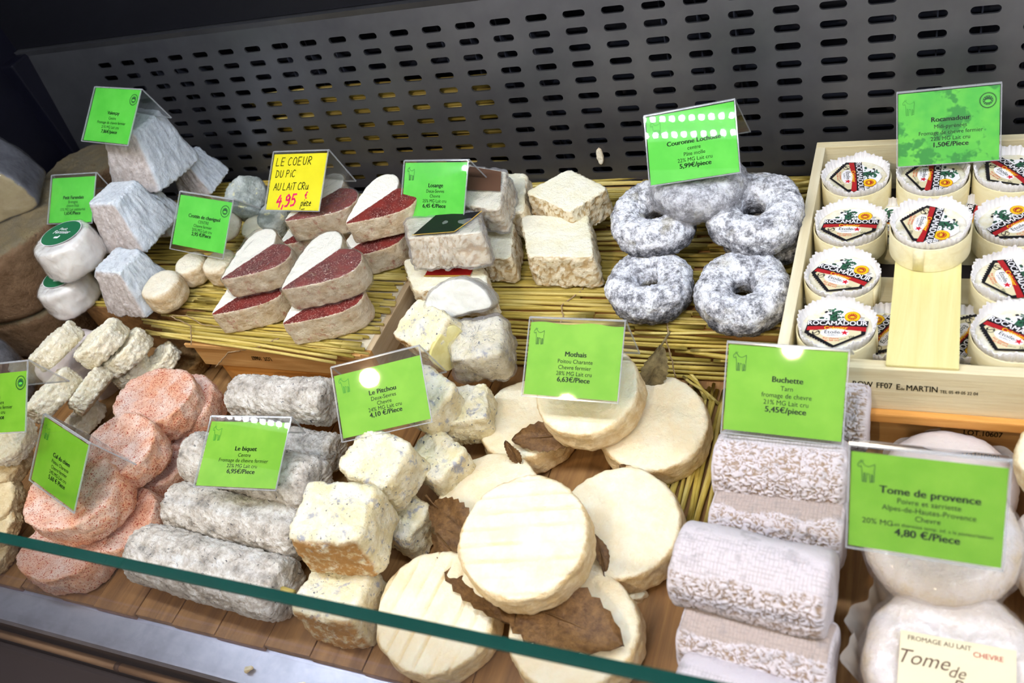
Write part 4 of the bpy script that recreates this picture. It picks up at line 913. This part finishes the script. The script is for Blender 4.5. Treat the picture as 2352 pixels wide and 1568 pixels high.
for (r_, h_, t_, lb) in ((.097, .092, (-1.086, .600, .0685), 'large brown wheel beneath the cut half wheel'), (.100, .066, (-1.082, .606, 0.002), 'lowest brown wheel, in shadow beside the paper parcel'), (.06, .06, (-1.10, .765, .072), 'dim wheel in the dark behind the small white tag stack')):
    V, F, C = slab(outline('disc', 140) * r_, h_, .012, .010, bulge=.0)
    free_cheese('brown_cheese', V, F, C, 'wheel', rot(20), t_, lb, 'big wheels by the dark wall', rough=((.002, .03), (.001, .008)))
V, F, C = slab(outline('super', 110, a=.055, b=.042, p=2.4), .055, .02, .01, dish=-.004)
o, V, F = free_cheese('wrapped_parcel', V, F, C, 'paper_wrap', rot(-10, 10, -60), (-.942, .490, .002), 'cheese parcel in greyish pink paper below the glossy white rounds', rough=((.004, .03),))
V, F, C = slab(outline('super', 110, a=.055, b=.05, p=2.4), .085, .02, .01)
o, V, F = free_cheese('wrapped_parcel', V, F, C, 'dark_wrap', rot(0, 4, 0), (-1.065, .432, .005), 'dark rinded cheese in shiny film at the frame edge', rough=((.003, .03),))
N = normals(V, F); obj('plastic_wrap', mesh('plastic_wrap', V + N * (.001 + .003 * np.abs(pn(V / .02)))[:, None], F, MAT['film']), o, label='clear plastic film')
# small crumbs and the drip of cheese on the panel
mb = MB(); V, F, C = slab(outline('super', 24, a=.004, b=.010, p=2) , .004, .0015, .001, er=2, side=3, capr=3); 
free_cheese('cheese_smear', V, F, C, 'crottin', np.array([[1, 0, 0], [0, .13, -1], [0, 1, .13]], float), pan(-.345, .082, -.0005), 'white cheese smear stuck on the perforated panel', rough=((.001, .006),))

# ---------------------------------------------------------------- boxed cheeses
R0 = .0305
def ring_mesh():
    n = 72; P = [(R0, 0), (R0, .0225), (R0 - .0006, .0232), (R0 - .0012, .0225), (R0 - .0012, .002), (0.0001, .002), (0.0001, 0)]
    V = [(r * math.cos(2 * PI * k / n), r * math.sin(2 * PI * k / n), z) for (r, z) in P for k in range(n)]; F = grid_faces(len(P), n)
    mb = MB().add(V, F); mb.box((R0 - .0003, -.006, .001), (R0 + .0006, .002, .0222)); return mb.mesh('box_ring', MAT['veneer'], True)
def crimp_mesh():
    n = 180; V = []
    prof = [(.80, .0175), (.88, .0195), (.93, .0235), (.955, .0265), (.96, .0295)]
    for j, (f, z) in enumerate(prof):
        for k in range(n):
            a = 2 * PI * k / n; p = (1 if k % 4 < 2 else -1) * (.0002 + .00036 * j / 2) * (.55 + .6 * abs(math.sin(k * .37) * math.sin(k * .11 + 2)))
            r = R0 * f + p + (.0009 * math.sin(a * 3 + 1) + .0005 * math.sin(7 * a)) * j / 4; zz = z + (.0012 * math.sin(a * 5) + .0008 * math.sin(a * 11 + 1) + .0006 * math.sin(a * 23)) * j / 4
            r = min(r, R0 - .0013) if z < .0235 else r
            V.append((r * math.cos(a), r * math.sin(a), zz))
    V2 = [(x * .985, y * .985, z + .0001) for x, y, z in V]; m = len(prof)
    F = grid_faces(m, n); b = m * n; F2 = [[b + v for v in f[::-1]] for f in F]
    F3 = [((m - 1) * n + k, (m - 1) * n + (k + 1) % n, b + (m - 1) * n + (k + 1) % n, b + (m - 1) * n + k) for k in range(n)]
    return mesh('paper_cup', np.array(V + V2), F + F2 + [list(f) for f in F3], MAT['crimp'], False)
def pat_mesh():
    V, F, C = slab(outline('disc', 72) * R0 * .90, .0205, .004, .002, capr=8); N = normals(V, F); V = V + N * (.0008 * fbm(V / .012, 2))[:, None]; V[:, 2] += .0022
    return mesh('cheese_round', V, F, MAT['box_cheese'], attrs={'cap': C})
def label_mesh():
    mb = MB(); z = .0242; s = R0 * .84; d = .00008
    P = lambda pts: [(x * s, y * s) for x, y in pts]
    top = [(-.80, .0), (-.74, .22), (-.45, .38), (-.30, .62), (-.08, .80), (.2, .86), (.42, .74), (.58, .50), (.82, .30), (.86, 0)]
    mb.poly(P(top[::-1]), z, 0)
    mb.poly(P([(-.92, -.30), (-.05, -.92), (.86, -.34), (.90, .04), (-.86, .04)]), z - d * .3, 1)
    mb.poly(P([(-.78, -.28), (-.02, -.82), (.74, -.32), (.74, -.1), (-.74, -.1)]), z + d, 3)
    mb.poly(P([(-.86, -.02), (.92, -.02), (.94, .24), (-.84, .24)]), z + d * 2, 1)
    mb.poly(P([(-.86, -.20), (-.4, -.16), (.4, -.16), (.88, -.22), (.88, -.03), (.4, .0), (-.4, .0), (-.84, -.03)]), z + d * 2, 2)
    mb.disc((-.02 * s, -.30 * s), .42 * s, .20 * s, z + d * 3, 0)
    mb.text('ROCAMADOUR', .03 * s, .115 * s, .265 * s, z + d * 4, 0, bold=.018, sx=.93)
    mb.text('Crémier', 0, -.09 * s, .20 * s, z + d * 4, 4, bold=.02)
    mb.text('Étoile', -.10 * s, -.27 * s, .20 * s, z + d * 4, 5, bold=.012); mb.text('du', .16 * s, -.30 * s, .08 * s, z + d * 4, 5); mb.text('QUERCY', -.08 * s, -.40 * s, .085 * s, z + d * 4, 5)
    st = [((.27 + (.125 if k % 2 == 0 else .05) * math.sin(k * PI / 5)) * s, (-.29 + (.125 if k % 2 == 0 else .05) * math.cos(k * PI / 5)) * s) for k in range(10)]
    mb.add([(.27 * s, -.29 * s, z + d * 5)] + [(x, y, z + d * 5) for x, y in st], [(0, k + 1, (k + 1) % 10 + 1)[::-1] for k in range(10)], 6)
    mb.text('Pur chèvre', -.12 * s, -.535 * s, .105 * s, z + d * 4, 7, bold=.01); mb.text('au lait cru', -.08 * s, -.62 * s, .105 * s, z + d * 4, 7, bold=.01)
    mb.text('poids net', .22 * s, -.56 * s, .06 * s, z + d * 4, 5, rotz=.35); mb.text('35g', .47 * s, -.46 * s, .12 * s, z + d * 4, 5, bold=.01, rotz=.35)
    mb.disc((-.57 * s, -.29 * s), .12 * s, .12 * s, z + d * 2, 1, 24).disc((-.57 * s, -.29 * s), .10 * s, .10 * s, z + d * 3, 3, 24)
    mb.ribbon([((-.57 + .085 * math.cos(a)) * s, (-.29 + .05 * math.sin(a * 2)) * s) for a in np.linspace(0, PI, 9)], .03 * s, z + d * 4, 1)
    mb.disc((.46 * s, .42 * s), .235 * s, .235 * s, z + d, 2, 30).disc((.46 * s, .42 * s), .222 * s, .222 * s, z + d * 2, 4, 30).disc((.46 * s, .42 * s), .14 * s, .14 * s, z + d * 3, 2, 24).disc((.46 * s, .40 * s), .07 * s, .045 * s, z + d * 4, 4, 16)
    for k in range(12):
        a = 2 * PI * k / 12; mb.disc(((.46 + .105 * math.cos(a)) * s, (.42 + .105 * math.sin(a)) * s), .017 * s, .017 * s, z + d * 4, 4, 6)
    for k in range(3): mb.ribbon([(.70 * s, (.38 - .045 * k) * s), ((.82 - .02 * k) * s, (.38 - .045 * k) * s)], .018 * s, z + d * 2, 5)
    rr = random.Random(5)
    for k in range(64):
        x, y = rr.gauss(-.10, .10), rr.gauss(.56, .10)
        if k < 16: x, y = rr.uniform(-.5, .2), rr.uniform(.25, .40)
        elif k > 50: x, y = rr.gauss(.08, .07), rr.gauss(.62, .05)
        w_ = .5 + .5 * rr.random(); q = [((x + w_ * rr.uniform(.02, .08) * math.cos(a)) * s, (y + w_ * rr.uniform(.02, .07) * math.sin(a)) * s) for a in np.linspace(0, 2 * PI, 8)[:-1]]
        mb.poly(q, z + d * (1 + .012 * k), 1 if k % 4 == 0 else 9 if k % 4 == 2 else 8)
    mb.poly([(-.20 * s, .24 * s), (.04 * s, .24 * s), (.02 * s, .50 * s), (-.12 * s, .56 * s), (-.2 * s, .44 * s)], z + d * .9, 8)
    for k in range(9): mb.disc(((-.78 + .08 * k) * s, (-.40 - .055 * k) * s), .045 * s, .04 * s, z + d, 1, 8)
    return mb.mesh('printed_label', [MAT[k] for k in ('lab_white', 'lab_black', 'lab_red', 'lab_beige', 'lab_yellow', 'ink', 'lab_star', 'lab_orange', 'lab_green', 'lab_leaf')])
BOX = None; BM = dict(box_ring=ring_mesh(), paper_cup=crimp_mesh(), cheese_round=pat_mesh(), printed_label=label_mesh())
BOXES = [('b1', -82, 'boxed cheese in the far corner of the tray beside the perforated panel'), ('b2', -92, 'boxed cheese half under the tray price tag'), ('b3', -52, 'boxed cheese beyond the tray price tag, by the frame edge'),
         ('b4', -1, 'second boxed cheese from the panel along the tray side, label upright'), ('b5', -100, 'boxed cheese standing higher, on the thin loose board'), ('b6', 38, 'boxed cheese beside the raised one, label turned steeply, at the frame edge'),
         ('b7', -22, 'third boxed cheese along the tray side, label upright and tilting down'), ('b8', 2, 'boxed cheese nearest the buchette tag, front corner of the tray'), ('b9', -72, 'boxed cheese by the frame edge, next to the bare part of the loose board'),
         ('b10', -32, 'boxed cheese by the frame edge at the tray front')]
def boxed(loc, yaw, label, grp):
    e = obj('boxed_cheese', None, label=label, cat='cheese', group=grp); e.location = loc; e.rotation_euler = (0, 0, math.radians(yaw))
    P_ = {k: obj(k, me, e) for k, me in BM.items()}; P_['printed_label'].parent = P_['cheese_round']
for k, yaw, lb in BOXES: boxed(PLACE[k][4], yaw, lb, 'boxed cheeses in the tray')

# a few boxes of the lower layer, under the loose board
for x, y, yaw, lb in ((-.0345, .548, 60, 'boxed cheese of the lower layer, in the gap by the tray side'), (.0290, .550, -120, 'boxed cheese of the lower layer, in the gap beyond the loose board'),
                      (-.0345, .690, 10, 'boxed cheese of the lower layer, in the dark behind the cross slat'), (.0290, .690, 80, 'boxed cheese of the lower layer, in the dark below the tray tag')):
    boxed((x, y, .0548), yaw, lb, 'boxed cheeses in the lower layer')
# ---------------------------------------------------------------- price tags
TXT = {
 'valencay': (['Valençay', 'Centre', 'Fromage de chèvre fermier', '21% MG Lait cru', '7,86€/piece'], 'green_card', (.03, 1.0), 1, 'highest green tag, on the tipped grey pyramid', .46),
 'petit': (['Petit Farendais', 'Bretagne', 'chèvre frais', '15% MG Lait pasteurisé', '1,65€/Piece'], 'green_card', (.03, .94), 0, 'green tag above the glossy white rounds', .45),
 'crottin': (['Crottin de chavignol', 'CENTRE', 'Chevre fermier', '20% MG Lait cru', '2,95 €/Piece'], 'green_card', (.09, .95), 1, 'green tag before the mouldy drum, price 2,95', .38),
 'losange': (['Losange', 'Deux-Sevres', 'Chevre', '25% MG Lait cru', '6,45 €/Piece'], 'green_card', (.06, .97), 2, 'green tag of the lozenges, price 6,45', .39),
 'couronne': (['Couronne Lochoise', 'centre', 'Pâte molle', '22% MG Lait cru', '5,99€/piece'], 'green_card', (.02, .98), 2, 'green tag on the top ash ring, price 5,99', .45),
 'rocamadour': (['Rocamadour', 'Midi-pyrénées', 'Fromage de chevre fermier', '22% MG Lait cru', '1,50€/Piece'], 'watercolour_card', (.01, .98), 3, 'watercolour green tag at the tray of boxed cheeses, price 1,50', .39),
 'mothais': (['Mothais', 'Poitou Charante', 'Chevre fermier', '28% MG Lait cru', '6,63€/Piece'], 'green_card_b', (.03, .94), 2, 'green tag with a wavy top on the cream rounds, price 6,63', .42),
 'buchette': (['Buchette', 'Tarn', 'fromage de chevre', '21% MG Lait cru', '5,45€/piece'], 'green_card_b', (.04, .98), 2, 'green tag of the wrinkled logs, price 5,45', .37),
 'tome': (['Tome de provence', 'Poivre et sarriette', 'Alpes-de-Hautes-Provence', 'Chevre', '20% MG', '4,80 €/Piece'], 'green_card_b', (.02, .93), 2, 'large near green tag, pepper and savory, price 4,80', .36),
 'pitchou': (['Le Pitchou', 'Deux-Sevres', 'Chevre', '24% MG Lait cru', '4,10 €/Piece'], 'green_card_b', (.05, .88), 2, 'slanted green tag with a bright lamp spot, price 4,10', .40),
 'biquet': (['Le biquet', 'Centre', 'Fromage de chevre fermier', '22% MG Lait cru', '6,95€/Piece'], 'green_card_b', (.03, .93), 2, 'green tag lying back on a grey log, price 6,95', .42),
 'edge': (['Macon', 'Saône et Loire', 'Fromage de chèvre fermier', '22% MG Lait cru', '1,70€/piece'], 'green_card_b', (.02, .86), 1, 'green tag cut off by the frame edge above the discs', .40),
 'pink': (['Cul du chien', 'Poitou Charente', 'Chevre fermier', '24% MG Lait cru', '5,60 € Piece'], 'green_card_b', (.02, .96), 2, 'green tag turned sideways, standing askew on a pink oval', .44),
}
GOAT = [[(.0, .80), (.08, .90), (.16, .94), (.26, .90), (.34, .82)], [(.14, .94), (.20, 1.02)], [(.22, .93), (.32, 1.0)], [(0, .80), (.02, .70), (.10, .68), (.18, .74)], [(.34, .82), (.40, .76), (.60, .72), (.82, .80), (.92, .86), (.94, .70), (.90, .50)],
        [(.18, .74), (.22, .60), (.24, .50), (.28, .0), (.36, .0), (.36, .42)], [(.36, .42), (.42, .40), (.42, .0), (.50, .0), (.52, .40)], [(.52, .40), (.66, .36), (.70, .0), (.78, 0), (.78, .38)], [(.78, .38), (.84, .30), (.82, .02), (.92, .02), (.92, .50)], [(.12, .84), (.15, .85)]]
HAND = {'L': [[(0, 1), (0, 0), (.6, 0)]], 'E': [[(.6, 1), (0, 1), (0, 0), (.6, 0)], [(0, .5), (.5, .5)]], 'C': [[(.65, .9), (.35, 1), (.08, .75), (0, .45), (.12, .1), (.4, 0), (.65, .12)]], 'O': [[(.35, 1), (.08, .8), (0, .45), (.12, .1), (.38, 0), (.64, .15), (.7, .5), (.62, .85), (.35, 1)]],
        'U': [[(0, 1), (.02, .3), (.15, .05), (.35, 0), (.55, .1), (.62, .35), (.64, 1)]], 'R': [[(0, 0), (.03, 1), (.4, .98), (.6, .8), (.52, .6), (.05, .48), (.65, 0)]], 'D': [[(.05, .95), (.05, 0), (.4, .05), (.66, .35), (.62, .7), (.4, .93), (-.05, 1)]], 'P': [[(.05, 0), (.05, 1), (.45, 1), (.62, .8), (.5, .55), (.05, .48)]],
        'i': [[(.1, .6), (.1, 0)], [(.1, .85), (.13, .9)]], 'A': [[(0, 0), (.35, 1), (.68, 0)], [(.12, .38), (.58, .38)]], 'T': [[(0, 1), (.75, 1)], [(.38, 1), (.35, 0)]], 'u': [[(0, .6), (.03, .1), (.25, 0), (.45, .15), (.5, .6), (.52, .05), (.6, 0)]], 'r': [[(0, .6), (.05, 0)], [(.02, .35), (.2, .6), (.42, .55)]],
        '4': [[(.35, 1), (0, .4), (.65, .45)], [(.5, .75), (.45, -.05)]], ',': [[(.12, .1), (.02, -.25)]], '9': [[(.6, .75), (.35, 1), (.08, .8), (.12, .55), (.4, .5), (.6, .75), (.58, .3), (.4, 0), (.1, -.02)]], '5': [[(.6, 1), (.15, 1), (.08, .55), (.4, .6), (.6, .35), (.45, .05), (.05, 0)]], '€': [[(.5, .9), (.25, .95), (.08, .5), (.25, .05), (.5, .1)], [(-.05, .6), (.35, .6)], [(-.05, .42), (.3, .42)]],
        'p': [[(.02, -.45), (.08, .55)], [(.06, .45), (.3, .6), (.45, .35), (.25, 0), (.05, .1)]], 'e': [[(.05, .28), (.42, .36), (.3, .6), (.05, .4), (.1, .05), (.42, .08)]], 'c': [[(.4, .5), (.2, .6), (.02, .3), (.15, 0), (.42, .08)]], '`': [[(.0, .95), (.15, .75)]]}
def hand(mb, txt, x, y, h, w, z, i, sp=.95, rotz=.02):
    for ch in txt:
        if ch == ' ': x += h * .35; continue
        ww = .3 if ch in 'i,`' else .78
        for st in HAND.get(ch, []): mb.ribbon([(x + px * h * .85 + .10 * py * h, y + py * h + rotz * (x + px * h)) for px, py in st], w, z, i)
        x += ww * h * sp
def tag(key):
    (px, py, pz), yaw, roll, lean, w, h, leg, ph = TAGS[key]
    yaw, roll, lean, ph = (math.radians(v) for v in (yaw, roll, lean, ph))
    a = np.array([math.cos(yaw) * math.cos(roll), math.sin(yaw) * math.cos(roll), math.sin(roll)]); back = np.array([-math.sin(yaw), math.cos(yaw), 0]); up = np.cross(a, back); b = up * math.cos(lean) + back * math.sin(lean); n = np.cross(a, b)
    yellow = key == 'coeur'
    lines, cm, (c0, c1), art, lb, ty = TXT.get(key, ([], 'yellow_card', (.02, .96), 0, 'yellow handwritten tag on the film wrapped heart', 0))
    e = obj('price_tag', None, mat=mat4(np.column_stack([a, b, n]), (px, py, pz)), label=lb, cat='price tag', group='price tags in clear holders')
    t = .0011; ed = .0007
    def plate(name, L_, M4, parent, slots):
        mb = MB(); mb.add([(-w / 2, 0, 0), (w / 2, 0, 0), (w / 2, L_, 0), (-w / 2, L_, 0), (-w / 2, 0, t), (w / 2, 0, t), (w / 2, L_, t), (-w / 2, L_, t)], [(0, 3, 2, 1), (4, 5, 6, 7)], 0)
        for A, B in (((-w / 2, -.0002), (w / 2, ed)), ((-w / 2, L_ - ed), (w / 2, L_ + .0002)), ((-w / 2 - .0002, 0), (-w / 2 + ed, L_)), ((w / 2 - ed, 0), (w / 2 + .0002, L_))):
            mb.box((A[0], A[1], -.0001), (B[0], B[1], t + .0001), 1)
        return obj(name, mb.mesh(name, slots), parent, M4)
    sl = [MAT['acrylic'], MAT['acrylic_edge']]
    plate('front_plate', h, Matrix.Translation((0, 0, .0006)), e, sl)
    # back leg: hinged on the top edge
    lt = lean + 0; d = back * math.cos(ph) - up * math.sin(ph); dl = np.array([0, d @ b, d @ n]); ln = np.array([0, -dl[2], dl[1]])
    M4 = Matrix(((1, 0, 0, 0), (0, dl[1], ln[1], h), (0, dl[2], ln[2], .0006), (0, 0, 0, 1)))
    plate('back_leg', leg, M4, e, sl)
    cw, y0, y1 = w * .97, h * c0, h * c1; ch = y1 - y0
    cb = MB(); nx, ny = 12, 8; V = []
    for j in range(ny + 1):
        for i in range(nx + 1):
            x = -cw / 2 + cw * i / nx; y = y0 + ch * j / ny
            if key == 'mothais' and j == ny: y += .0010 * math.sin(i * 1.0)
            V.append((x, y, 0))
    V += [(x, y, -.0003) for x, y, z in V]; q = (nx + 1) * (ny + 1)
    F = [(j * (nx + 1) + i, j * (nx + 1) + i + 1, (j + 1) * (nx + 1) + i + 1, (j + 1) * (nx + 1) + i) for j in range(ny) for i in range(nx)]
    cb.add(V, F + [tuple(q + v for v in f[::-1]) for f in F]); card_o = cb.build('paper_card', MAT[cm], e)
    z = .0002; Y = lambda f: y1 - f * ch
    if yellow:
        mb = MB(); hand(mb, 'LE COEUR', -.036, Y(.20), .0088, .0009, z, 0, 1.12); hand(mb, 'DU PiC', -.034, Y(.41), .0078, .0009, z, 0, 1.1); hand(mb, 'AU LAiT CRu', -.034, Y(.64), .0078, .0009, z, 0, .98)
        hand(mb, '4,95', -.026, Y(.92), .0125, .0022, z, 1, .95, .06); hand(mb, '€', .0165, Y(.80), .0075, .0012, z, 1); hand(mb, 'piece', .012, Y(.93), .0075, .0008, z, 0, .62); mb.ribbon([(.0205, Y(.84)), (.0235, Y(.865))], .0008, z, 0); mb.ribbon([(.014, Y(.985)), (.019, Y(.975))], .0008, z, 0)
        mb.build('lettering', [MAT['black_ink'], MAT['pink_ink']], card_o); return
    mb = MB(); fs = .0053; step = .083
    for k, s_ in enumerate(lines):
        y = Y(ty + k * step + (.015 if k else 0)); last = k == len(lines) - 1; bold = k == 0 or last
        xo = .002 if key != 'edge' else -.004
        if key == 'tome' and k == 4: mb.text(s_, -.034, y, fs * .95, z, 0, 'LEFT', rotz=0); mb.text('Lait thermisé temp. inf. a la pasteurisation', -.0175, y, fs * .60, z, 0, 'LEFT'); continue
        mb.text(s_, xo, y, fs * (1.10 if k == 0 else 1.10 if last else .92) * (1.15 if key == 'tome' and bold else 1), z, 0, bold=.028 if bold else 0, sx=1.04 if bold else .95)
    mb.build('lettering', MAT['ink'], card_o)
    if art in (2, 3):
        gm = MB(); gx, gy, gs = -w * .44, Y(.30), .0135
        for st in GOAT: gm.ribbon([(gx + px * gs * .75, gy + py_ * gs) for px, py_ in st], .00035, z)
        gm.build('goat_drawing', MAT['grey_ink' if key in ('buchette', 'tome', 'losange', 'mothais') else 'faint_ink'], card_o)
    if art in (1, 3):
        sm = MB(); c = (w * .375, Y(.19)); R_ = .0065
        sm.disc(c, R_, R_, z, 0, 36, .90).disc(c, R_ * .62, R_ * .62, z, 0, 30).disc((c[0], c[1] - R_ * .1), R_ * .38, R_ * .2, z + .0001, 1, 16)
        for k in range(44):
            a_ = 2 * PI * k / 44; sm.ribbon([(c[0] + R_ * .98 * math.cos(a_), c[1] + R_ * .98 * math.sin(a_)), (c[0] + R_ * 1.08 * math.cos(a_), c[1] + R_ * 1.08 * math.sin(a_))], .0003, z)
        for k in range(12):
            a_ = 2 * PI * k / 12; sm.disc((c[0] + R_ * .5 * math.cos(a_), c[1] + R_ * .5 * math.sin(a_)), R_ * .06, R_ * .06, z + .0001, 1, 6)
        sm.build('origin_seal', [MAT['grey_ink'], MAT['green_card']], card_o)
for k in TAGS: tag(k)

# ---------------------------------------------------------------- dry leaves
def leaf(base, tip, width, nrm, label, stem=None, mat='leaf', bend=.006, teeth=9):
    base, tip, nrm = Vector(base), Vector(tip), Vector(nrm).normalized(); ax = tip - base; L_ = ax.length; ax.normalize(); sd = nrm.cross(ax).normalized(); up = ax.cross(sd)
    n = teeth * 2; V = []; m = 4
    for i in range(n + 1):
        u = i / n; wv = width / 2 * (math.sin(PI * min(u * .95 + .04, 1)) ** .75) * (1.0 if i % 2 else .86)
        if i == n: wv = .0004
        for j in range(-m, m + 1):
            f = j / m; p = base + ax * (u * L_) + sd * (f * wv) + up * (bend * math.sin(PI * u) + .10 * width * abs(f) ** 1.5 + .0012 * math.sin(9 * u + 5 * f)); V.append(p)
    c = 2 * m + 1; F = [(i * c + j, (i + 1) * c + j, (i + 1) * c + j + 1, i * c + j + 1) for i in range(n) for j in range(2 * m)]
    q = len(V); V2 = V + [v - up * .0004 for v in V]; F = F + [tuple(q + x for x in f[::-1]) for f in F]
    o = obj('dry_leaf', mesh('blade', np.array([v[:] for v in V2]), F, MAT[mat]), label=label, cat='leaf', group='dry brown leaves under the cream rounds')
    st = [base + ax * (L_ * .95) + up * .0008, base + ax * (L_ * .5) + up * (bend + .0008), base + up * .0008] + ([Vector(stem)] if stem else [])
    MB().tube([p[:] for p in st], [.0003, .0006, .0009] + ([.0011] if stem else []), 6).build('stalk', MAT[mat], o, smooth=True)
leaf((-.2085, .5165, .085), (-.232, .506, .030), .026, (.4, -.6, .4), 'greyish leaf standing behind the tagged cream round', (-.1978, .5155, .103), 'leaf_grey')
leaf((-.268, .448, .040), (-.3345, .4335, .0385), .030, (0, -.5, 1), 'toothed brown leaf sticking out under the tagged cream round', bend=.002)
leaf((-.3210, .4150, .030), (-.3335, .4225, .052), .012, (.3, -1, .3), 'small leaf tip poking up between two rear cream rounds', bend=.001)
leaf((-.3825, .3570, .038), (-.328, .328, .0395), .036, (0, -.35, 1), 'torn brown leaf with a long stalk beside the grooved cream round', (-.389, .360, .047), bend=.003)
leaf((-.365, .327, .043), (-.270, .262, .041), .040, (0, .1, 1), 'brown leaf whose edge rims the grooved cream round', bend=-.002)
leaf((-.292, .285, .041), (-.185, .2635, .0395), .060, (0, -.05, 1), 'big brown leaf lying on the cream round by the frame bottom', bend=.003)
leaf((-.2297, .3455, .047), (-.2143, .3165, .028), .014, (1, -.3, .4), 'narrow brown leaf between the two front cream rounds', bend=.002)
leaf((-.232, .424, .032), (-.200, .431, .008), .016, (0, -1, .5), 'brown leaf sliver under the rear cream round', bend=.002)
# torn crumbs
for (x, y, z, lb) in ((-.198, .3235, 0, 'torn cream crumb at the foot of the tilted round'), (-.455, .196, -.0055, 'pale crumb on the steel ledge'), (-.512, .198, -.0055, 'yellowish herb crumb on the steel ledge')):
    V, F, C = slab(outline('super', 28, a=.009 if z == 0 else .004, b=.006 if z == 0 else .0025, p=2), .006 if z == 0 else .002, .002 if z == 0 else .0008, .001 if z == 0 else .0005, er=2, side=4, capr=4)
    free_cheese('cheese_crumb', V, F, C, 'cream', rot(30), (x, y, z), lb, 'crumbs', rough=((.002, .006),))
# peppery paper skirt round the wrapped rounds
g = G('skirt'); MAT['skirt'] = g.film(.95, .04, .5, .12, .30, '#e8e2dc', bump=(g.noise(60, 3), .8, .004))
def skirt(c, r0, r1, z0, z1, label, a0, a1):
    n = 60; V = []
    for j in range(5):
        f = j / 4
        for k in range(n + 1):
            a = math.radians(a0 + (a1 - a0) * k / n); r = r0 + (r1 - r0) * f + .004 * f * math.sin(k * .35) + .0012 * f * math.sin(k * .9)
            V.append((c[0] + r * math.cos(a), c[1] + r * math.sin(a), z0 + (z1 - z0) * f + .004 * f * math.sin(k * .27)))
    F = [(j * (n + 1) + k, j * (n + 1) + k + 1, (j + 1) * (n + 1) + k + 1, (j + 1) * (n + 1) + k) for j in range(4) for k in range(n)]
    q = len(V); V2 = np.array(V); V3 = V2 * 1.0; V3[:, 2] -= .0003
    obj('paper_wrapper', mesh('paper_wrapper', np.concatenate([V2, V3]), F + [tuple(q + x for x in f[::-1]) for f in F], MAT['skirt']), label=label, cat='paper')
skirt((.022, .293), .048, .060, .012, .060, 'loose translucent paper edge beside the film wrapped rounds', 95, 200)
skirt((.019, .440), .046, .050, .015, .034, 'pinkish paper edge round the parcel before the orange crate', 20, 200)
